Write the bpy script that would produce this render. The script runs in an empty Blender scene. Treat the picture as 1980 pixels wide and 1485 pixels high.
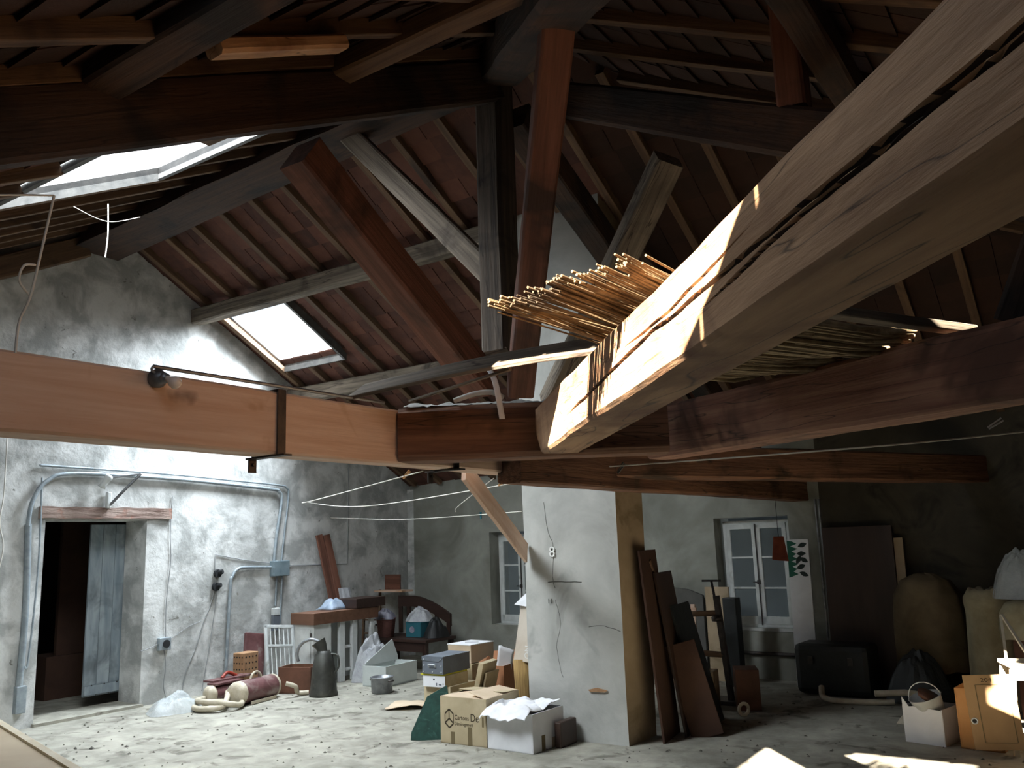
import bpy, bmesh, math, random
from mathutils import Vector, Matrix, noise
from math import sin, cos, pi, radians, atan2, sqrt, tan
S = bpy.context.scene
random.seed(7)

# ---------------------------------------------------------------- camera, sky, sun, daylight, exposure
cam_d = bpy.data.cameras.new('camera'); cam = bpy.data.objects.new('camera', cam_d); S.collection.objects.link(cam)
S.camera = cam
cam_d.sensor_width = 36; cam_d.sensor_fit = 'HORIZONTAL'; cam_d.lens = 36 * 1660 / 1980; cam_d.clip_start = .02
yaw, pit, rol = radians(34.1), radians(10.5), radians(-2.05)
F0 = Vector((-sin(yaw), cos(yaw), 0)); R0 = Vector((cos(yaw), sin(yaw), 0)); K0 = Vector((0, 0, 1))
Fv = F0 * cos(pit) + K0 * sin(pit); U0 = K0 * cos(pit) - F0 * sin(pit)
Rv = R0 * cos(rol) + U0 * sin(rol); Uv = U0 * cos(rol) - R0 * sin(rol)
cam.matrix_world = Matrix(((Rv.x, Uv.x, -Fv.x, 0), (Rv.y, Uv.y, -Fv.y, 0), (Rv.z, Uv.z, -Fv.z, 1.65), (0, 0, 0, 1)))

S.view_settings.view_transform = 'Standard'; S.view_settings.look = 'None'
S.view_settings.gamma = 1; S.view_settings.use_curve_mapping = False
S.view_settings.exposure = .3
W = bpy.data.worlds.new('sky'); S.world = W; W.use_nodes = True
W.node_tree.nodes['Background'].inputs[0].default_value = (.78, .88, 1, 1)
W.node_tree.nodes['Background'].inputs[1].default_value = 1.3

def PR(y): return 4.75 - .54 * (y - 6.46)          # back slope
def PL(y): return 5.43 - .52 * (5.2 - y)           # front slope
def HP(x): return 5.43 - .50 * (x + 3.2)           # hip end
sun_d = bpy.data.lights.new('sun', 'SUN'); sun = bpy.data.objects.new('sun', sun_d); S.collection.objects.link(sun)
sun_d.energy = 62; sun_d.angle = radians(.6); sun_d.color = (1, .89, .74)
sun.rotation_euler = Vector((-.02, .82, -.55)).to_track_quat('-Z', 'Y').to_euler()
def skylamp(name, x0, x1, y0, y1, f, off, power, col):
    xm, ym = (x0 + x1) / 2, (y0 + y1) / 2; dz = f(y1) - f(y0)
    d = bpy.data.lights.new(name, 'AREA'); o = bpy.data.objects.new(name, d); S.collection.objects.link(o)
    d.shape = 'RECTANGLE'; d.size = x1 - x0; d.size_y = sqrt((y1 - y0) ** 2 + dz ** 2); d.energy = power; d.color = col; d.spread = radians(122)
    n = Vector((0, -dz, y1 - y0)).normalized(); yy = Vector((0, y1 - y0, dz)).normalized()
    m = Matrix.Identity(4); xx = yy.cross(n)
    for i in range(3): m[i][0] = xx[i]; m[i][1] = yy[i]; m[i][2] = n[i]
    c = Vector((xm, ym, (f(y0) + f(y1)) / 2)) + n * off
    m.translation = c; o.matrix_world = m
    return o
SK1 = (-6.4, -4.7, 2.75, 4.1); SK2 = (-9.0, -7.82, 6.68, 7.75); SK3 = (-2.35, -.5, .55, 1.7); SK5 = (-.78, -.2, 1.96, 2.62)
skylamp('skylight_daylight', *SK1, PL, .05, 125, (.86, .94, 1))
skylamp('skylight_daylight', *SK2, PR, .05, 185, (.80, .90, 1))

# ---------------------------------------------------------------- materials
def lin(h):
    h = h.lstrip('#'); r = []
    for i in (0, 2, 4):
        c = int(h[i:i + 2], 16) / 255; r.append(c / 12.92 if c <= .04045 else ((c + .055) / 1.055) ** 2.4)
    return (*r, 1)
def mat(name, c1, c2=None, c3=None, scale=5, stretch=(1, 1, 1), detail=6, s3=2, t3=.6, w3=.06, rough=.85, bump=.25, bscale=None,
        metal=0, trans=0, rand=0, knots=0, lo=.35, hi=.65, cracks=0, sheen=0, alpha=1, island=None):
    m = bpy.data.materials.new(name); m.use_nodes = True; nt = m.node_tree; N = nt.nodes; L = nt.links
    b = N['Principled BSDF']; b.inputs['Roughness'].default_value = rough; b.inputs['Metallic'].default_value = metal
    if alpha < 1: b.inputs['Alpha'].default_value = alpha
    if trans: b.inputs['Transmission Weight'].default_value = trans
    if c2 is None:
        b.inputs['Base Color'].default_value = lin(c1); return m
    tc = N.new('ShaderNodeTexCoord'); oi = N.new('ShaderNodeObjectInfo'); mp = N.new('ShaderNodeMapping')
    ad = N.new('ShaderNodeVectorMath'); ad.operation = 'ADD'; sc = N.new('ShaderNodeVectorMath'); sc.operation = 'SCALE'
    cb = N.new('ShaderNodeCombineXYZ'); 
    for i in range(3): L.new(oi.outputs['Random'], cb.inputs[i])
    L.new(cb.outputs[0], sc.inputs[0]); sc.inputs['Scale'].default_value = 37
    L.new(tc.outputs['Object'], ad.inputs[0]); L.new(sc.outputs[0], ad.inputs[1])
    mp.inputs['Scale'].default_value = stretch; L.new(ad.outputs[0], mp.inputs[0])
    def nz(s, d=detail, v=None, dist=0, r=.6):
        n = N.new('ShaderNodeTexNoise'); n.inputs['Scale'].default_value = s; n.inputs['Detail'].default_value = d
        n.inputs['Roughness'].default_value = r; n.inputs['Distortion'].default_value = dist
        L.new((v or mp).outputs[0], n.inputs['Vector']); return n
    def ramp(src, a, bb, ca=(0, 0, 0, 1), cc=(1, 1, 1, 1)):
        r = N.new('ShaderNodeValToRGB'); r.color_ramp.elements[0].position = a; r.color_ramp.elements[1].position = bb
        r.color_ramp.elements[0].color = ca; r.color_ramp.elements[1].color = cc; L.new(src, r.inputs[0]); return r
    def mix(f, a, c, mode='MIX'):
        x = N.new('ShaderNodeMix'); x.data_type = 'RGBA'; x.blend_type = mode
        if hasattr(f, 'links'): L.new(f, x.inputs[0])
        else: x.inputs[0].default_value = f
        for k, v in ((6, a), (7, c)):
            if isinstance(v, tuple): x.inputs[k].default_value = v
            else: L.new(v, x.inputs[k])
        return x.outputs[2]
    n1 = nz(scale, dist=.4); col = ramp(n1.outputs['Fac'], lo, hi, lin(c1), lin(c2)).outputs[0]
    big = nz(scale * .13, 3, ad); col = mix(.45, col, ramp(big.outputs['Fac'], .3, .7, (.62, .62, .62, 1), (1.0, 1.0, 1.0, 1)).outputs[0], 'MULTIPLY')
    if c3:
        n3 = nz(s3, 4, ad, .6); col = mix(ramp(n3.outputs['Fac'], t3 - w3, t3 + w3).outputs[0], col, lin(c3))
    if knots:
        v = N.new('ShaderNodeTexVoronoi'); v.inputs['Scale'].default_value = knots
        mk = N.new('ShaderNodeMapping'); mk.inputs['Scale'].default_value = (.5, 1, 1); L.new(ad.outputs[0], mk.inputs[0])
        nd = nz(9, 2, ad); am = N.new('ShaderNodeVectorMath'); am.operation = 'MULTIPLY_ADD'; am.inputs[1].default_value = (.08, .08, .08)
        L.new(nd.outputs['Color'], am.inputs[0]); L.new(mk.outputs[0], am.inputs[2]); L.new(am.outputs[0], v.inputs['Vector'])
        r = ramp(v.outputs['Distance'], .035, .15, (1, 1, 1, 1), (0, 0, 0, 1)); g = N.new('ShaderNodeMath'); g.operation = 'MULTIPLY'
        s = N.new('ShaderNodeSeparateColor'); L.new(v.outputs['Color'], s.inputs[0]); gt = N.new('ShaderNodeMath'); gt.operation = 'GREATER_THAN'
        gt.inputs[1].default_value = .55; L.new(s.outputs[0], gt.inputs[0]); L.new(r.outputs[0], g.inputs[0]); L.new(gt.outputs[0], g.inputs[1])
        g2 = N.new('ShaderNodeMath'); g2.operation = 'MULTIPLY'; g2.inputs[1].default_value = .75; L.new(g.outputs[0], g2.inputs[0])
        col = mix(g2.outputs[0], col, lin('#4a2a18'))
    if cracks:
        mc = N.new('ShaderNodeMapping'); mc.inputs['Scale'].default_value = (.22, 1.3, 3.2); L.new(ad.outputs[0], mc.inputs[0])
        nc = nz(2.2, 3, mc, .3); sb = N.new('ShaderNodeMath'); sb.operation = 'SUBTRACT'; sb.inputs[1].default_value = .5
        ab = N.new('ShaderNodeMath'); ab.operation = 'ABSOLUTE'; L.new(nc.outputs['Fac'], sb.inputs[0]); L.new(sb.outputs[0], ab.inputs[0])
        r = ramp(ab.outputs[0], .0015, .006 * cracks, (.75, .75, .75, 1), (0, 0, 0, 1)); col = mix(r.outputs[0], col, lin('#1c100a'))
    if rand:
        r = ramp(oi.outputs['Random'], 0, 1, (1 - rand, 1 - rand, 1 - rand, 1), (1, 1, 1, 1)); col = mix(1.0, col, r.outputs[0], 'MULTIPLY')
    if island:
        ge = N.new('ShaderNodeNewGeometry'); r = ramp(ge.outputs['Random Per Island'], 0, 1, lin(island[0]), lin(island[1])); col = mix(.55, col, r.outputs[0])
    L.new(col, b.inputs['Base Color'])
    if bump:
        bp = N.new('ShaderNodeBump'); bp.inputs['Strength'].default_value = bump; bp.inputs['Distance'].default_value = .02
        nb = nz(bscale or scale * 2.2, 8); L.new(nb.outputs['Fac'], bp.inputs['Height']); L.new(bp.outputs[0], b.inputs['Normal'])
    return m
WS = (.35, 7, 7)
M = dict(
    pine=mat('new_pine', '#d6b096', '#e8ccb6', '#c09878', 2.4, WS, s3=2.2, t3=.62, rough=.75, bump=.25, knots=3.2),
    old=mat('old_reddish_timber', '#63402f', '#8f664c', '#45301f', 3.0, WS, s3=1.5, t3=.6, rough=.8, bump=.5, knots=2.6, cracks=1),
    dark=mat('smoke_dark_timber', '#31221a', '#4c3526', '#1c1511', 3.0, WS, s3=1.2, t3=.55, rough=.85, bump=.5, cracks=1),
    grey=mat('grey_weathered_timber', '#5d5347', '#8d8070', '#403830', 3.2, WS, s3=1.4, t3=.6, rough=.85, bump=.5, cracks=1.4),
    pale=mat('pale_hewn_timber', '#9a7454', '#c69e78', '#785038', 2.2, (.5, 4, 4), s3=1.9, t3=.6, w3=.1, rough=.75, bump=.6, knots=3.6, cracks=.8),
    old_lit=mat('bounce_lit_reddish_timber', '#7c5040', '#a87c64', '#58392c', 3.0, WS, s3=1.5, t3=.6, rough=.8, bump=.5, knots=2.6, cracks=1),  # the old timber lightened, bounced sunlight put into its colour
    greyd=mat('dark_grey_timber', '#3f362e', '#65584b', '#2c2520', 3.2, WS, s3=1.4, t3=.6, rough=.85, bump=.5, cracks=1.4),
    red=mat('red_brown_timber', '#5c3829', '#825543', '#3e281e', 3.0, WS, s3=1.6, t3=.62, rough=.75, bump=.4, knots=2.6),
    brown=mat('brown_rafter_timber', '#5a4230', '#7a5e43', '#3d2c20', 3.0, WS, s3=1.6, t3=.62, rough=.8, bump=.4, rand=.3),
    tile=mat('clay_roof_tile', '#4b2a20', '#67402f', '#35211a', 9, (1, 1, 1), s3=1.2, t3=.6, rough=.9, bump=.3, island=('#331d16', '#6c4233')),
    tiled=mat('dark_roof_tile', '#2a1a13', '#3d261c', '#1c1410', 6, s3=1.2, t3=.6, rough=.95, bump=.3, island=('#1e140f', '#44291d')),
    deck=mat('dark_roof_deck', '#2a1c16', '#3a281e', None, 6),
    plaster=mat('old_white_plaster', '#a5a6a2', '#d8d8d4', '#77766f', 2.6, (1, 1, 1), 12, s3=7, t3=.70, w3=.03, rough=.95, bump=.7, bscale=7, lo=.42, hi=.6),
    plaster2=mat('grey_plaster', '#8f8f86', '#a9a99f', '#77766c', 1.7, (1, 1, 1), 8, s3=.9, t3=.6, w3=.1, rough=.95, bump=.4, bscale=8),
    cement=mat('smooth_cement', '#a5a59f', '#c3c3bd', '#858580', 1.9, (1, 1, 1), 10, s3=1.6, t3=.66, w3=.06, rough=.92, bump=.35, bscale=6),
    tan=mat('tan_render', '#a08c70', '#b8a388', '#857459', 2.2, (1, 1, 1), 8, rough=.92, bump=.3),
    floor=mat('dusty_concrete', '#8b887c', '#aeaa9c', '#68645a', 4.5, (1, 1, 1), 12, s3=3.6, t3=.61, w3=.05, rough=.95, bump=.25, bscale=18),
    screen_grey=mat('sky_screen_grey', '#4a5050', '#5c6262', None, 2),
)
# ---------------------------------------------------------------- mesh helpers
class MB:
    def __init__(s): s.v = []; s.f = []; s.sm = []
    def add(s, vs, fs, smooth=False):
        o = len(s.v); s.v += [tuple(v) for v in vs]; s.f += [tuple(i + o for i in f) for f in fs]; s.sm += [smooth] * len(fs)
    def box(s, c, d, R=None):
        h = Vector(d) / 2; vs = []
        for x in (-1, 1):
            for y in (-1, 1):
                for z in (-1, 1):
                    p = Vector((x * h.x, y * h.y, z * h.z)); vs.append((R @ p if R else p) + Vector(c))
        s.add(vs, [(0, 1, 3, 2), (4, 6, 7, 5), (0, 4, 5, 1), (2, 3, 7, 6), (0, 2, 6, 4), (1, 5, 7, 3)]); return s
    def bar(s, p0, p1, w, h, up=(0, 0, 1)):      # straight square bar from p0 to p1
        p0, p1 = Vector(p0), Vector(p1); x = (p1 - p0).normalized(); u = Vector(up)
        if abs(x.dot(u)) > .98: u = Vector((0, 1, 0))
        y = u.cross(x).normalized(); z = x.cross(y); vs = []
        for p in (p0, p1):
            for a, b in ((-1, -1), (1, -1), (1, 1), (-1, 1)): vs.append(p + y * (a * w / 2) + z * (b * h / 2))
        s.add(vs, [(0, 3, 2, 1), (4, 5, 6, 7), (0, 1, 5, 4), (1, 2, 6, 5), (2, 3, 7, 6), (3, 0, 4, 7)]); return s
    def tube(s, pts, r, n=10, closed=False, caps=True):
        pts = [Vector(p) for p in pts]; rr = r if isinstance(r, (list, tuple)) else [r] * len(pts); m = len(pts)
        u = Vector((0, 0, 1)); vs = []
        for i, p in enumerate(pts):
            t = (pts[(i + 1) % m if closed else min(i + 1, m - 1)] - pts[(i - 1) % m if closed else max(i - 1, 0)]).normalized()
            if i == 0 and abs(t.dot(u)) > .9: u = Vector((1, 0, 0))
            a = (u - t * u.dot(t)).normalized(); b = t.cross(a); u = a
            for k in range(n): vs.append(p + (a * cos(2 * pi * k / n) + b * sin(2 * pi * k / n)) * rr[i])
        fs = []
        for i in range(m if closed else m - 1):
            for k in range(n):
                j = (i + 1) % m; fs.append((i * n + k, i * n + (k + 1) % n, j * n + (k + 1) % n, j * n + k))
        s.add(vs, fs, True)
        if caps and not closed:
            s.add(vs[:n], [tuple(range(n - 1, -1, -1))]); s.add(vs[-n:], [tuple(range(n))])
        return s
    def lathe(s, prof, n=24, c=(0, 0, 0), sx=1, sy=1):
        vs = []; fs = []
        for r, z in prof:
            for k in range(n): vs.append((c[0] + r * sx * cos(2 * pi * k / n), c[1] + r * sy * sin(2 * pi * k / n), c[2] + z))
        for i in range(len(prof) - 1):
            for k in range(n): fs.append((i * n + k, i * n + (k + 1) % n, (i + 1) * n + (k + 1) % n, (i + 1) * n + k))
        s.add(vs, fs, True); return s
    def prism(s, poly, a, b, axis='x'):          # polygon of 2-D points extruded from a to b along an axis
        n = len(poly)
        def P(t, p): return {'x': (t, p[0], p[1]), 'y': (p[0], t, p[1]), 'z': (p[0], p[1], t)}[axis]
        vs = [P(a, p) for p in poly] + [P(b, p) for p in poly]
        s.add(vs, [tuple(range(n)), tuple(range(2 * n - 1, n - 1, -1))] + [(i, i + n, (i + 1) % n + n, (i + 1) % n) for i in range(n)]); return s
    def grid(s, nx, ny, fn, smooth=True):
        vs = [fn(i / nx, j / ny) for j in range(ny + 1) for i in range(nx + 1)]
        fs = [(j * (nx + 1) + i, j * (nx + 1) + i + 1, (j + 1) * (nx + 1) + i + 1, (j + 1) * (nx + 1) + i) for j in range(ny) for i in range(nx)]
        s.add(vs, fs, smooth); return s
    def build(s, name, m, parent=None, loc=(0, 0, 0), rz=0, bevel=0, solid=0, rot=None, normals=True):
        me = bpy.data.meshes.new(name); me.from_pydata(s.v, [], s.f); me.update()
        me.polygons.foreach_set('use_smooth', s.sm)
        if normals:
            bm = bmesh.new(); bm.from_mesh(me); bmesh.ops.recalc_face_normals(bm, faces=bm.faces); bm.to_mesh(me); bm.free()
        o = bpy.data.objects.new(name, me); S.collection.objects.link(o)
        me.materials.append(M[m] if isinstance(m, str) else m)
        o.location = loc; o.rotation_euler = rot or (0, 0, rz); o.parent = parent
        if solid: k = o.modifiers.new('solid', 'SOLIDIFY'); k.thickness = solid; k.offset = 0
        if bevel: k = o.modifiers.new('bevel', 'BEVEL'); k.width = bevel; k.segments = 2; k.limit_method = 'ANGLE'; k.angle_limit = radians(50)
        return o
def tag(o, label=None, cat=None, group=None, kind=None):
    for k, v in (('label', label), ('category', cat), ('group', group), ('kind', kind)):
        if v: o[k] = v
    return o
def thing(name, label, cat, loc=(0, 0, 0), rz=0, group=None, rot=None):
    o = bpy.data.objects.new(name, None); S.collection.objects.link(o); o.empty_display_size = .1
    o.location = loc; o.rotation_euler = rot or (0, 0, rz); return tag(o, label, cat, group)
def struct(o): o['kind'] = 'structure'; return o
def nv(p, s=1.0, a=1.0): return noise.noise_vector(Vector(p) * s) * a
def timber(name, p0, p1, w, h, m, label=None, cat='beam', group=None, parent=None, wob=.008, ch=.014, seed=0, roll=0, cut0=0, cut1=0, taper=1, up=(0, 0, 1), groove=None, sag=0):
    """hewn squared timber whose centre line runs from p0 to p1; w across, h up; chamfered, uneven edges"""
    p0, p1 = Vector(p0), Vector(p1); L = (p1 - p0).length; x = (p1 - p0).normalized(); u = Vector(up)
    y = u.cross(x).normalized(); z = x.cross(y)
    R = Matrix((x, y, z)).transposed()
    if roll: R = R @ Matrix.Rotation(roll, 3, 'X')
    nl = max(4, int(L / .12)) if not groove else 170
    ring = []
    c = min(ch, w * .2, h * .2); a, b = w / 2, h / 2; nf = 26 if groove else 2
    def seg(q0, q1, n): return [(q0[0] + (q1[0] - q0[0]) * i / n, q0[1] + (q1[1] - q0[1]) * i / n) for i in range(n)]
    side = seg((-a, -b + c), (-a, b - c), nf)
    if groove: side = [(-a, z_ / 1000) for z_ in [-120, -100, -80, -65, -57] + [-52 + 2.2 * q for q in range(50)] + [64, 80, 100]]; nf = len(side)
    ring = side + seg((-a, b - c), (-a + c, b), 1) + seg((-a + c, b), (a - c, b), 2) + seg((a - c, b), (a, b - c), 1) \
        + seg((a, b - c), (a, -b + c), 2) + seg((a, -b + c), (a - c, -b), 1) + seg((a - c, -b), (-a + c, -b), 2) + seg((-a + c, -b), (-a, -b + c), 1)
    n = len(ring); vs = []; deps = []
    sd = Vector((seed * 7.3 + 1, seed * 3.1, seed * 1.7))
    for i in range(nl + 1):
        t = i / nl; k = 1 + (taper - 1) * t
        for j, (yy, zz) in enumerate(ring):
            d = noise.noise_vector(Vector((t * L * 1.3, yy * 5, zz * 5)) + sd) * wob + noise.noise_vector(Vector((t * L * 5, yy * 9, zz * 9)) + sd) * wob * .35
            X = t * L; 
            if cut0: X += max(0, (1 - t * L / .6)) * cut0 * zz
            if cut1: X += max(0, (1 - (1 - t) * L / .6)) * cut1 * zz
            dep = 0
            if groove and j < nf: dep = groove(t * L, zz)
            deps.append(dep)
            vs.append((X, yy * k + d.y + dep, zz * k + d.z + sag * sin(pi * t)))
    fs = [(i * n + j, i * n + (j + 1) % n, (i + 1) * n + (j + 1) % n, (i + 1) * n + j) for i in range(nl) for j in range(n)]
    fs += [tuple(range(n - 1, -1, -1)), tuple(nl * n + j for j in range(n))]
    b_ = MB(); b_.add(vs, fs); o = b_.build(name, m, parent)
    if groove:
        o.data.materials.append(M['deck'])
        for p in o.data.polygons:
            if sum(deps[i] for i in p.vertices) > .03: p.material_index = 1
    if parent is None: o.matrix_world = Matrix.Translation(p0) @ R.to_4x4()
    else: o.matrix_local = Matrix.Translation(p0) @ R.to_4x4()
    if label: tag(o, label, cat, group)
    return o

# ---------------------------------------------------------------- the room shell
XL, XR = -9.2, 3.4
YF = -1.4
b = MB(); b.grid(60, 60, lambda u, v: (XL - 4.2 + u * (XR - XL + 4.4), YF - .1 + v * 12.2, .012 * noise.noise(Vector((u * 16, v * 16, 0))) if u > .28 else 0)); struct(b.build('floor', 'floor', normals=False))
# left gable wall with the doorway
DY0, DY1, DZ = 4.76, 5.93, 2.06
b = MB()
top = lambda y: (PL(y) if y < 5.2 else PR(y)) + .06
b.prism([(YF, 0), (DY0, 0), (DY0, top(DY0)), (YF, top(YF))], XL, XL - .42)
b.prism([(DY0, DZ), (5.2, DZ), (DY1, DZ), (DY1, top(DY1)), (5.2, top(5.2)), (DY0, top(DY0))], XL, XL - .42)
b.prism([(DY1, 0), (11.0, 0), (11.0, top(11.0)), (DY1, top(DY1))], XL, XL - .42)
struct(b.build('wall_left', 'plaster'))
b = MB(); b.box((XL - .2, 5.345, -.0), (.5, 1.2, .06)); struct(b.build('trim_1', 'floor'))
# back wall, slightly out of square, in its own frame
tb = atan2(.06, 1); bw = (-9.2, 10.55, 0)
def BW(s, z, off=0): return Vector((bw[0] + cos(tb) * s + sin(tb) * off, bw[1] - sin(tb) * s + cos(tb) * off, z))
b = MB()
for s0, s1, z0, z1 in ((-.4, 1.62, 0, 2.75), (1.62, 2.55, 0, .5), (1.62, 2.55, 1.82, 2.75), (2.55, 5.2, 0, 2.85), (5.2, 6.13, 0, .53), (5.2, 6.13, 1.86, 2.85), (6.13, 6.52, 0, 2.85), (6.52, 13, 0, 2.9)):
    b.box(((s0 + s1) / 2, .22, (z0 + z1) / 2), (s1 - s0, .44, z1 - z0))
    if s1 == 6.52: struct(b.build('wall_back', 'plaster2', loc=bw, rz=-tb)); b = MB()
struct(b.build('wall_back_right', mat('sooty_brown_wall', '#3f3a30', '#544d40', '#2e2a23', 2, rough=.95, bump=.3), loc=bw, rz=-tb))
b = MB(); b.box((4, 1.6, 1.2), (8, .1, 3.6)); b.box((4, 1.0, 3.0), (8, 1.3, .1)); struct(b.build('added_sky_screen', 'screen_grey', loc=bw, rz=-tb))  # added screen outdoors, keeps the bright sky out of the windows
b = MB(); b.box((XR + .15, 4.5, 1.3), (.3, 12.4, 2.8)); struct(b.build('wall_right', 'plaster2'))
b = MB(); b.box((-3, YF - .15, 1.0), (13, .3, 2.3)); struct(b.build('wall_front', 'plaster2'))
# room beyond the doorway
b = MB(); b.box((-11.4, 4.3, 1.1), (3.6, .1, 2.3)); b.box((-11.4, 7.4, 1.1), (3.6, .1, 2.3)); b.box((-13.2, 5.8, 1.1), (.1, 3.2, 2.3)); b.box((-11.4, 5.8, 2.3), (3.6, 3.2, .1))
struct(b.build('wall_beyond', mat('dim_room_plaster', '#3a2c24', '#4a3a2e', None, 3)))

# roof: deck with openings, clay tiles between the rafters
def deck(b, x0, x1, y0, y1, f, holes, off=.10, th=.04):
    xs = sorted({x0, x1, *[h[0] for h in holes], *[h[1] for h in holes]}); ys = sorted({y0, y1, *[h[2] for h in holes], *[h[3] for h in holes]})
    for i in range(len(xs) - 1):
        for j in range(len(ys) - 1):
            cx, cy = (xs[i] + xs[i + 1]) / 2, (ys[j] + ys[j + 1]) / 2
            if any(h[0] < cx < h[1] and h[2] < cy < h[3] for h in holes): continue
            q = [(xs[i], ys[j]), (xs[i + 1], ys[j]), (xs[i + 1], ys[j + 1]), (xs[i], ys[j + 1])]
            vs = [(x, y, f(x, y) + off) for x, y in q] + [(x, y, f(x, y) + off + th) for x, y in q]
            b.add(vs, [(0, 1, 2, 3), (4, 7, 6, 5), (0, 4, 5, 1), (1, 5, 6, 2), (2, 6, 7, 3), (3, 7, 4, 0)])
fR = lambda x, y: PR(y); fL = lambda x, y: PL(y); fH = lambda x, y: HP(x)
RX = [-9.0 + .515 * i for i in range(25)]
for f, hs, rx in ((fR, [SK2], (XL - .5, XR + .4, 5.18, 11.1)), (fL, [SK1, SK3, SK5], (XL - .5, XR + .4, YF - .3, 5.22)), (fH, [], (-3.3, XR + .4, YF - .3, 11.1))):
    b = MB()
    if f is not fH: deck(b, *rx, f, hs)
    else:
        for i in range(28):
            xa, xb = -3.3 + i * .25, -3.05 + i * .25; q = []
            for xx, sg in ((xa, -1), (xb, -1), (xb, 1), (xa, 1)): q.append((xx, 5.2 + sg * max(0, xx + 3.35) / (1.04 if sg < 0 else 1.08)))
            vs = [(x, y, HP(x) + .10) for x, y in q] + [(x, y, HP(x) + .14) for x, y in q]
            b.add(vs, [(0, 1, 2, 3), (4, 7, 6, 5), (0, 4, 5, 1), (1, 5, 6, 2), (2, 6, 7, 3), (3, 7, 4, 0)])
    pitch, tw = .21, .2575
    if f is not fH:
        y = rx[2]; up = 1 if f is fL else -1
        while y < rx[3]:
            for i in range(int((rx[1] - rx[0]) / tw)):
                x = -9.0 - tw * 2 + i * tw; cx, cy = x + tw / 2, y + pitch / 2
                if any(h[0] - .02 < cx < h[1] + .02 and h[2] - .03 < cy < h[3] + .03 for h in hs): continue
                if f(cx, cy) > HP(cx) + .2: continue
                lo_, hi_ = (y, y + pitch + .03) if f is fL else (y + pitch, y - .03)
                j1, j2 = random.uniform(-.006, .006), random.uniform(-.008, .008)
                g = .003; vs = []
                for xx in (x + g, x + tw - g):
                    for yy, o_ in ((lo_, .052 + j1), (hi_, .085 + j1)):
                        vs += [(xx, yy, f(xx, yy) + o_ + j2 * (xx - cx) * 4), (xx, yy, f(xx, yy) + o_ + .02)]
                b.add(vs, [(0, 2, 6, 4), (1, 5, 7, 3), (0, 4, 5, 1), (2, 3, 7, 6), (0, 1, 3, 2), (4, 6, 7, 5)])
            y += pitch
    else:
        x = -3.3
        while x < XR + .3:
            for i in range(46):
                y = YF - .2 + i * tw; cx, cy = x + pitch / 2, y + tw / 2
                if HP(cx) > min(PL(cy), PR(cy)) + .1: continue
                j1 = random.uniform(-.006, .006); vs = []
                for yy in (y + .003, y + tw - .003):
                    for xx, o_ in ((x + pitch, .052 + j1), (x - .03, .085 + j1)):
                        vs += [(xx, yy, HP(xx) + o_), (xx, yy, HP(xx) + o_ + .02)]
                b.add(vs, [(0, 2, 6, 4), (1, 5, 7, 3), (0, 4, 5, 1), (2, 3, 7, 6), (0, 1, 3, 2), (4, 6, 7, 5)])
            x += pitch
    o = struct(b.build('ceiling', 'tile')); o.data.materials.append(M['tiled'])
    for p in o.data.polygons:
        if f is fH or p.center.x > -3.35: p.material_index = 1  # hip slope and all right of the king post take darker tiles
# the two skylights with frosting added to scatter sun; brightness set by pane colour
pane = bpy.data.materials.new('milky_pane'); pane.use_nodes = True; nt = pane.node_tree; nt.nodes.remove(nt.nodes['Principled BSDF'])
t_ = nt.nodes.new('ShaderNodeBsdfTranslucent'); t_.inputs[0].default_value = (.16, .19, .24, 1); nt.links.new(t_.outputs[0], nt.nodes['Material Output'].inputs[0])
pane2 = pane.copy(); pane2.name = 'bright_milky_pane'; pane2.node_tree.nodes[-1].inputs[0].default_value = (.95, .97, 1, 1)
fmet = mat('painted_skylight_frame', '#4a4a48', '#6a6864', None, 6, rough=.6)
for n, (h, f) in enumerate(((SK1, PL), (SK2, PR))):
    x0, x1, y0, y1 = h; r = thing('window_%d' % (n + 1), None, None, ((x0 + x1) / 2, (y0 + y1) / 2, f((y0 + y1) / 2))); r['kind'] = 'structure'
    o = r.location; b = MB(); P = lambda x, y, q: (x - o.x, y - o.y, f(y) + q - o.z)
    b.add([P(x0, y0, .11), P(x1, y0, .11), P(x1, y1, .11), P(x0, y1, .11)], [(0, 1, 2, 3)]); b.build('pane', pane if n == 0 else pane2, r)
    b = MB()
    for a, c in (((x0, y0), (x1, y0)), ((x1, y0), (x1, y1)), ((x1, y1), (x0, y1)), ((x0, y1), (x0, y0))): b.bar(P(*a, .06), P(*c, .06), .035, .13, (0, 0, 1))
    b.build('frame', fmet, r)
# rafters
def rafter(p0, p1, lab, grp, m='brown'):
    return timber('rafter', p0, p1, .075, .085, m, lab, 'rafter', grp, wob=.004, ch=.004, seed=random.random() * 9)
k = 0
for x in RX:
    # back slope
    ys = max(5.25, 5.2 + (x + 3.2) / 1.08)
    if ys < 10.2:
        segs = [(ys, 10.45)]
        if SK2[0] < x < SK2[1]: segs = [(ys, 6.66), (7.77, 10.45)]
        for a, c in segs: rafter((x, a, PR(a) + .03), (x, c, PR(c) + .03), 'slim sawn rafter under the clay tiles of the back slope, around the small skylight', 'rafters of the back slope')
    ye = min(5.15, 5.2 - (x + 3.2) / 1.04)
    if ye > -1:
        segs = [(YF + .1, ye)]
        for h in (SK1, SK3):
            if h[0] < x < h[1]: segs = [(YF + .1, h[2] - .02), ((2.27 if h is SK3 else h[3]) + .02, ye)]
        for a, c in segs: rafter((x, a, PL(a) + .03), (x, c, PL(c) + .03), 'slim sawn rafter of the front roof slope, the slope with the large skylight', 'rafters of the front slope')
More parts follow.
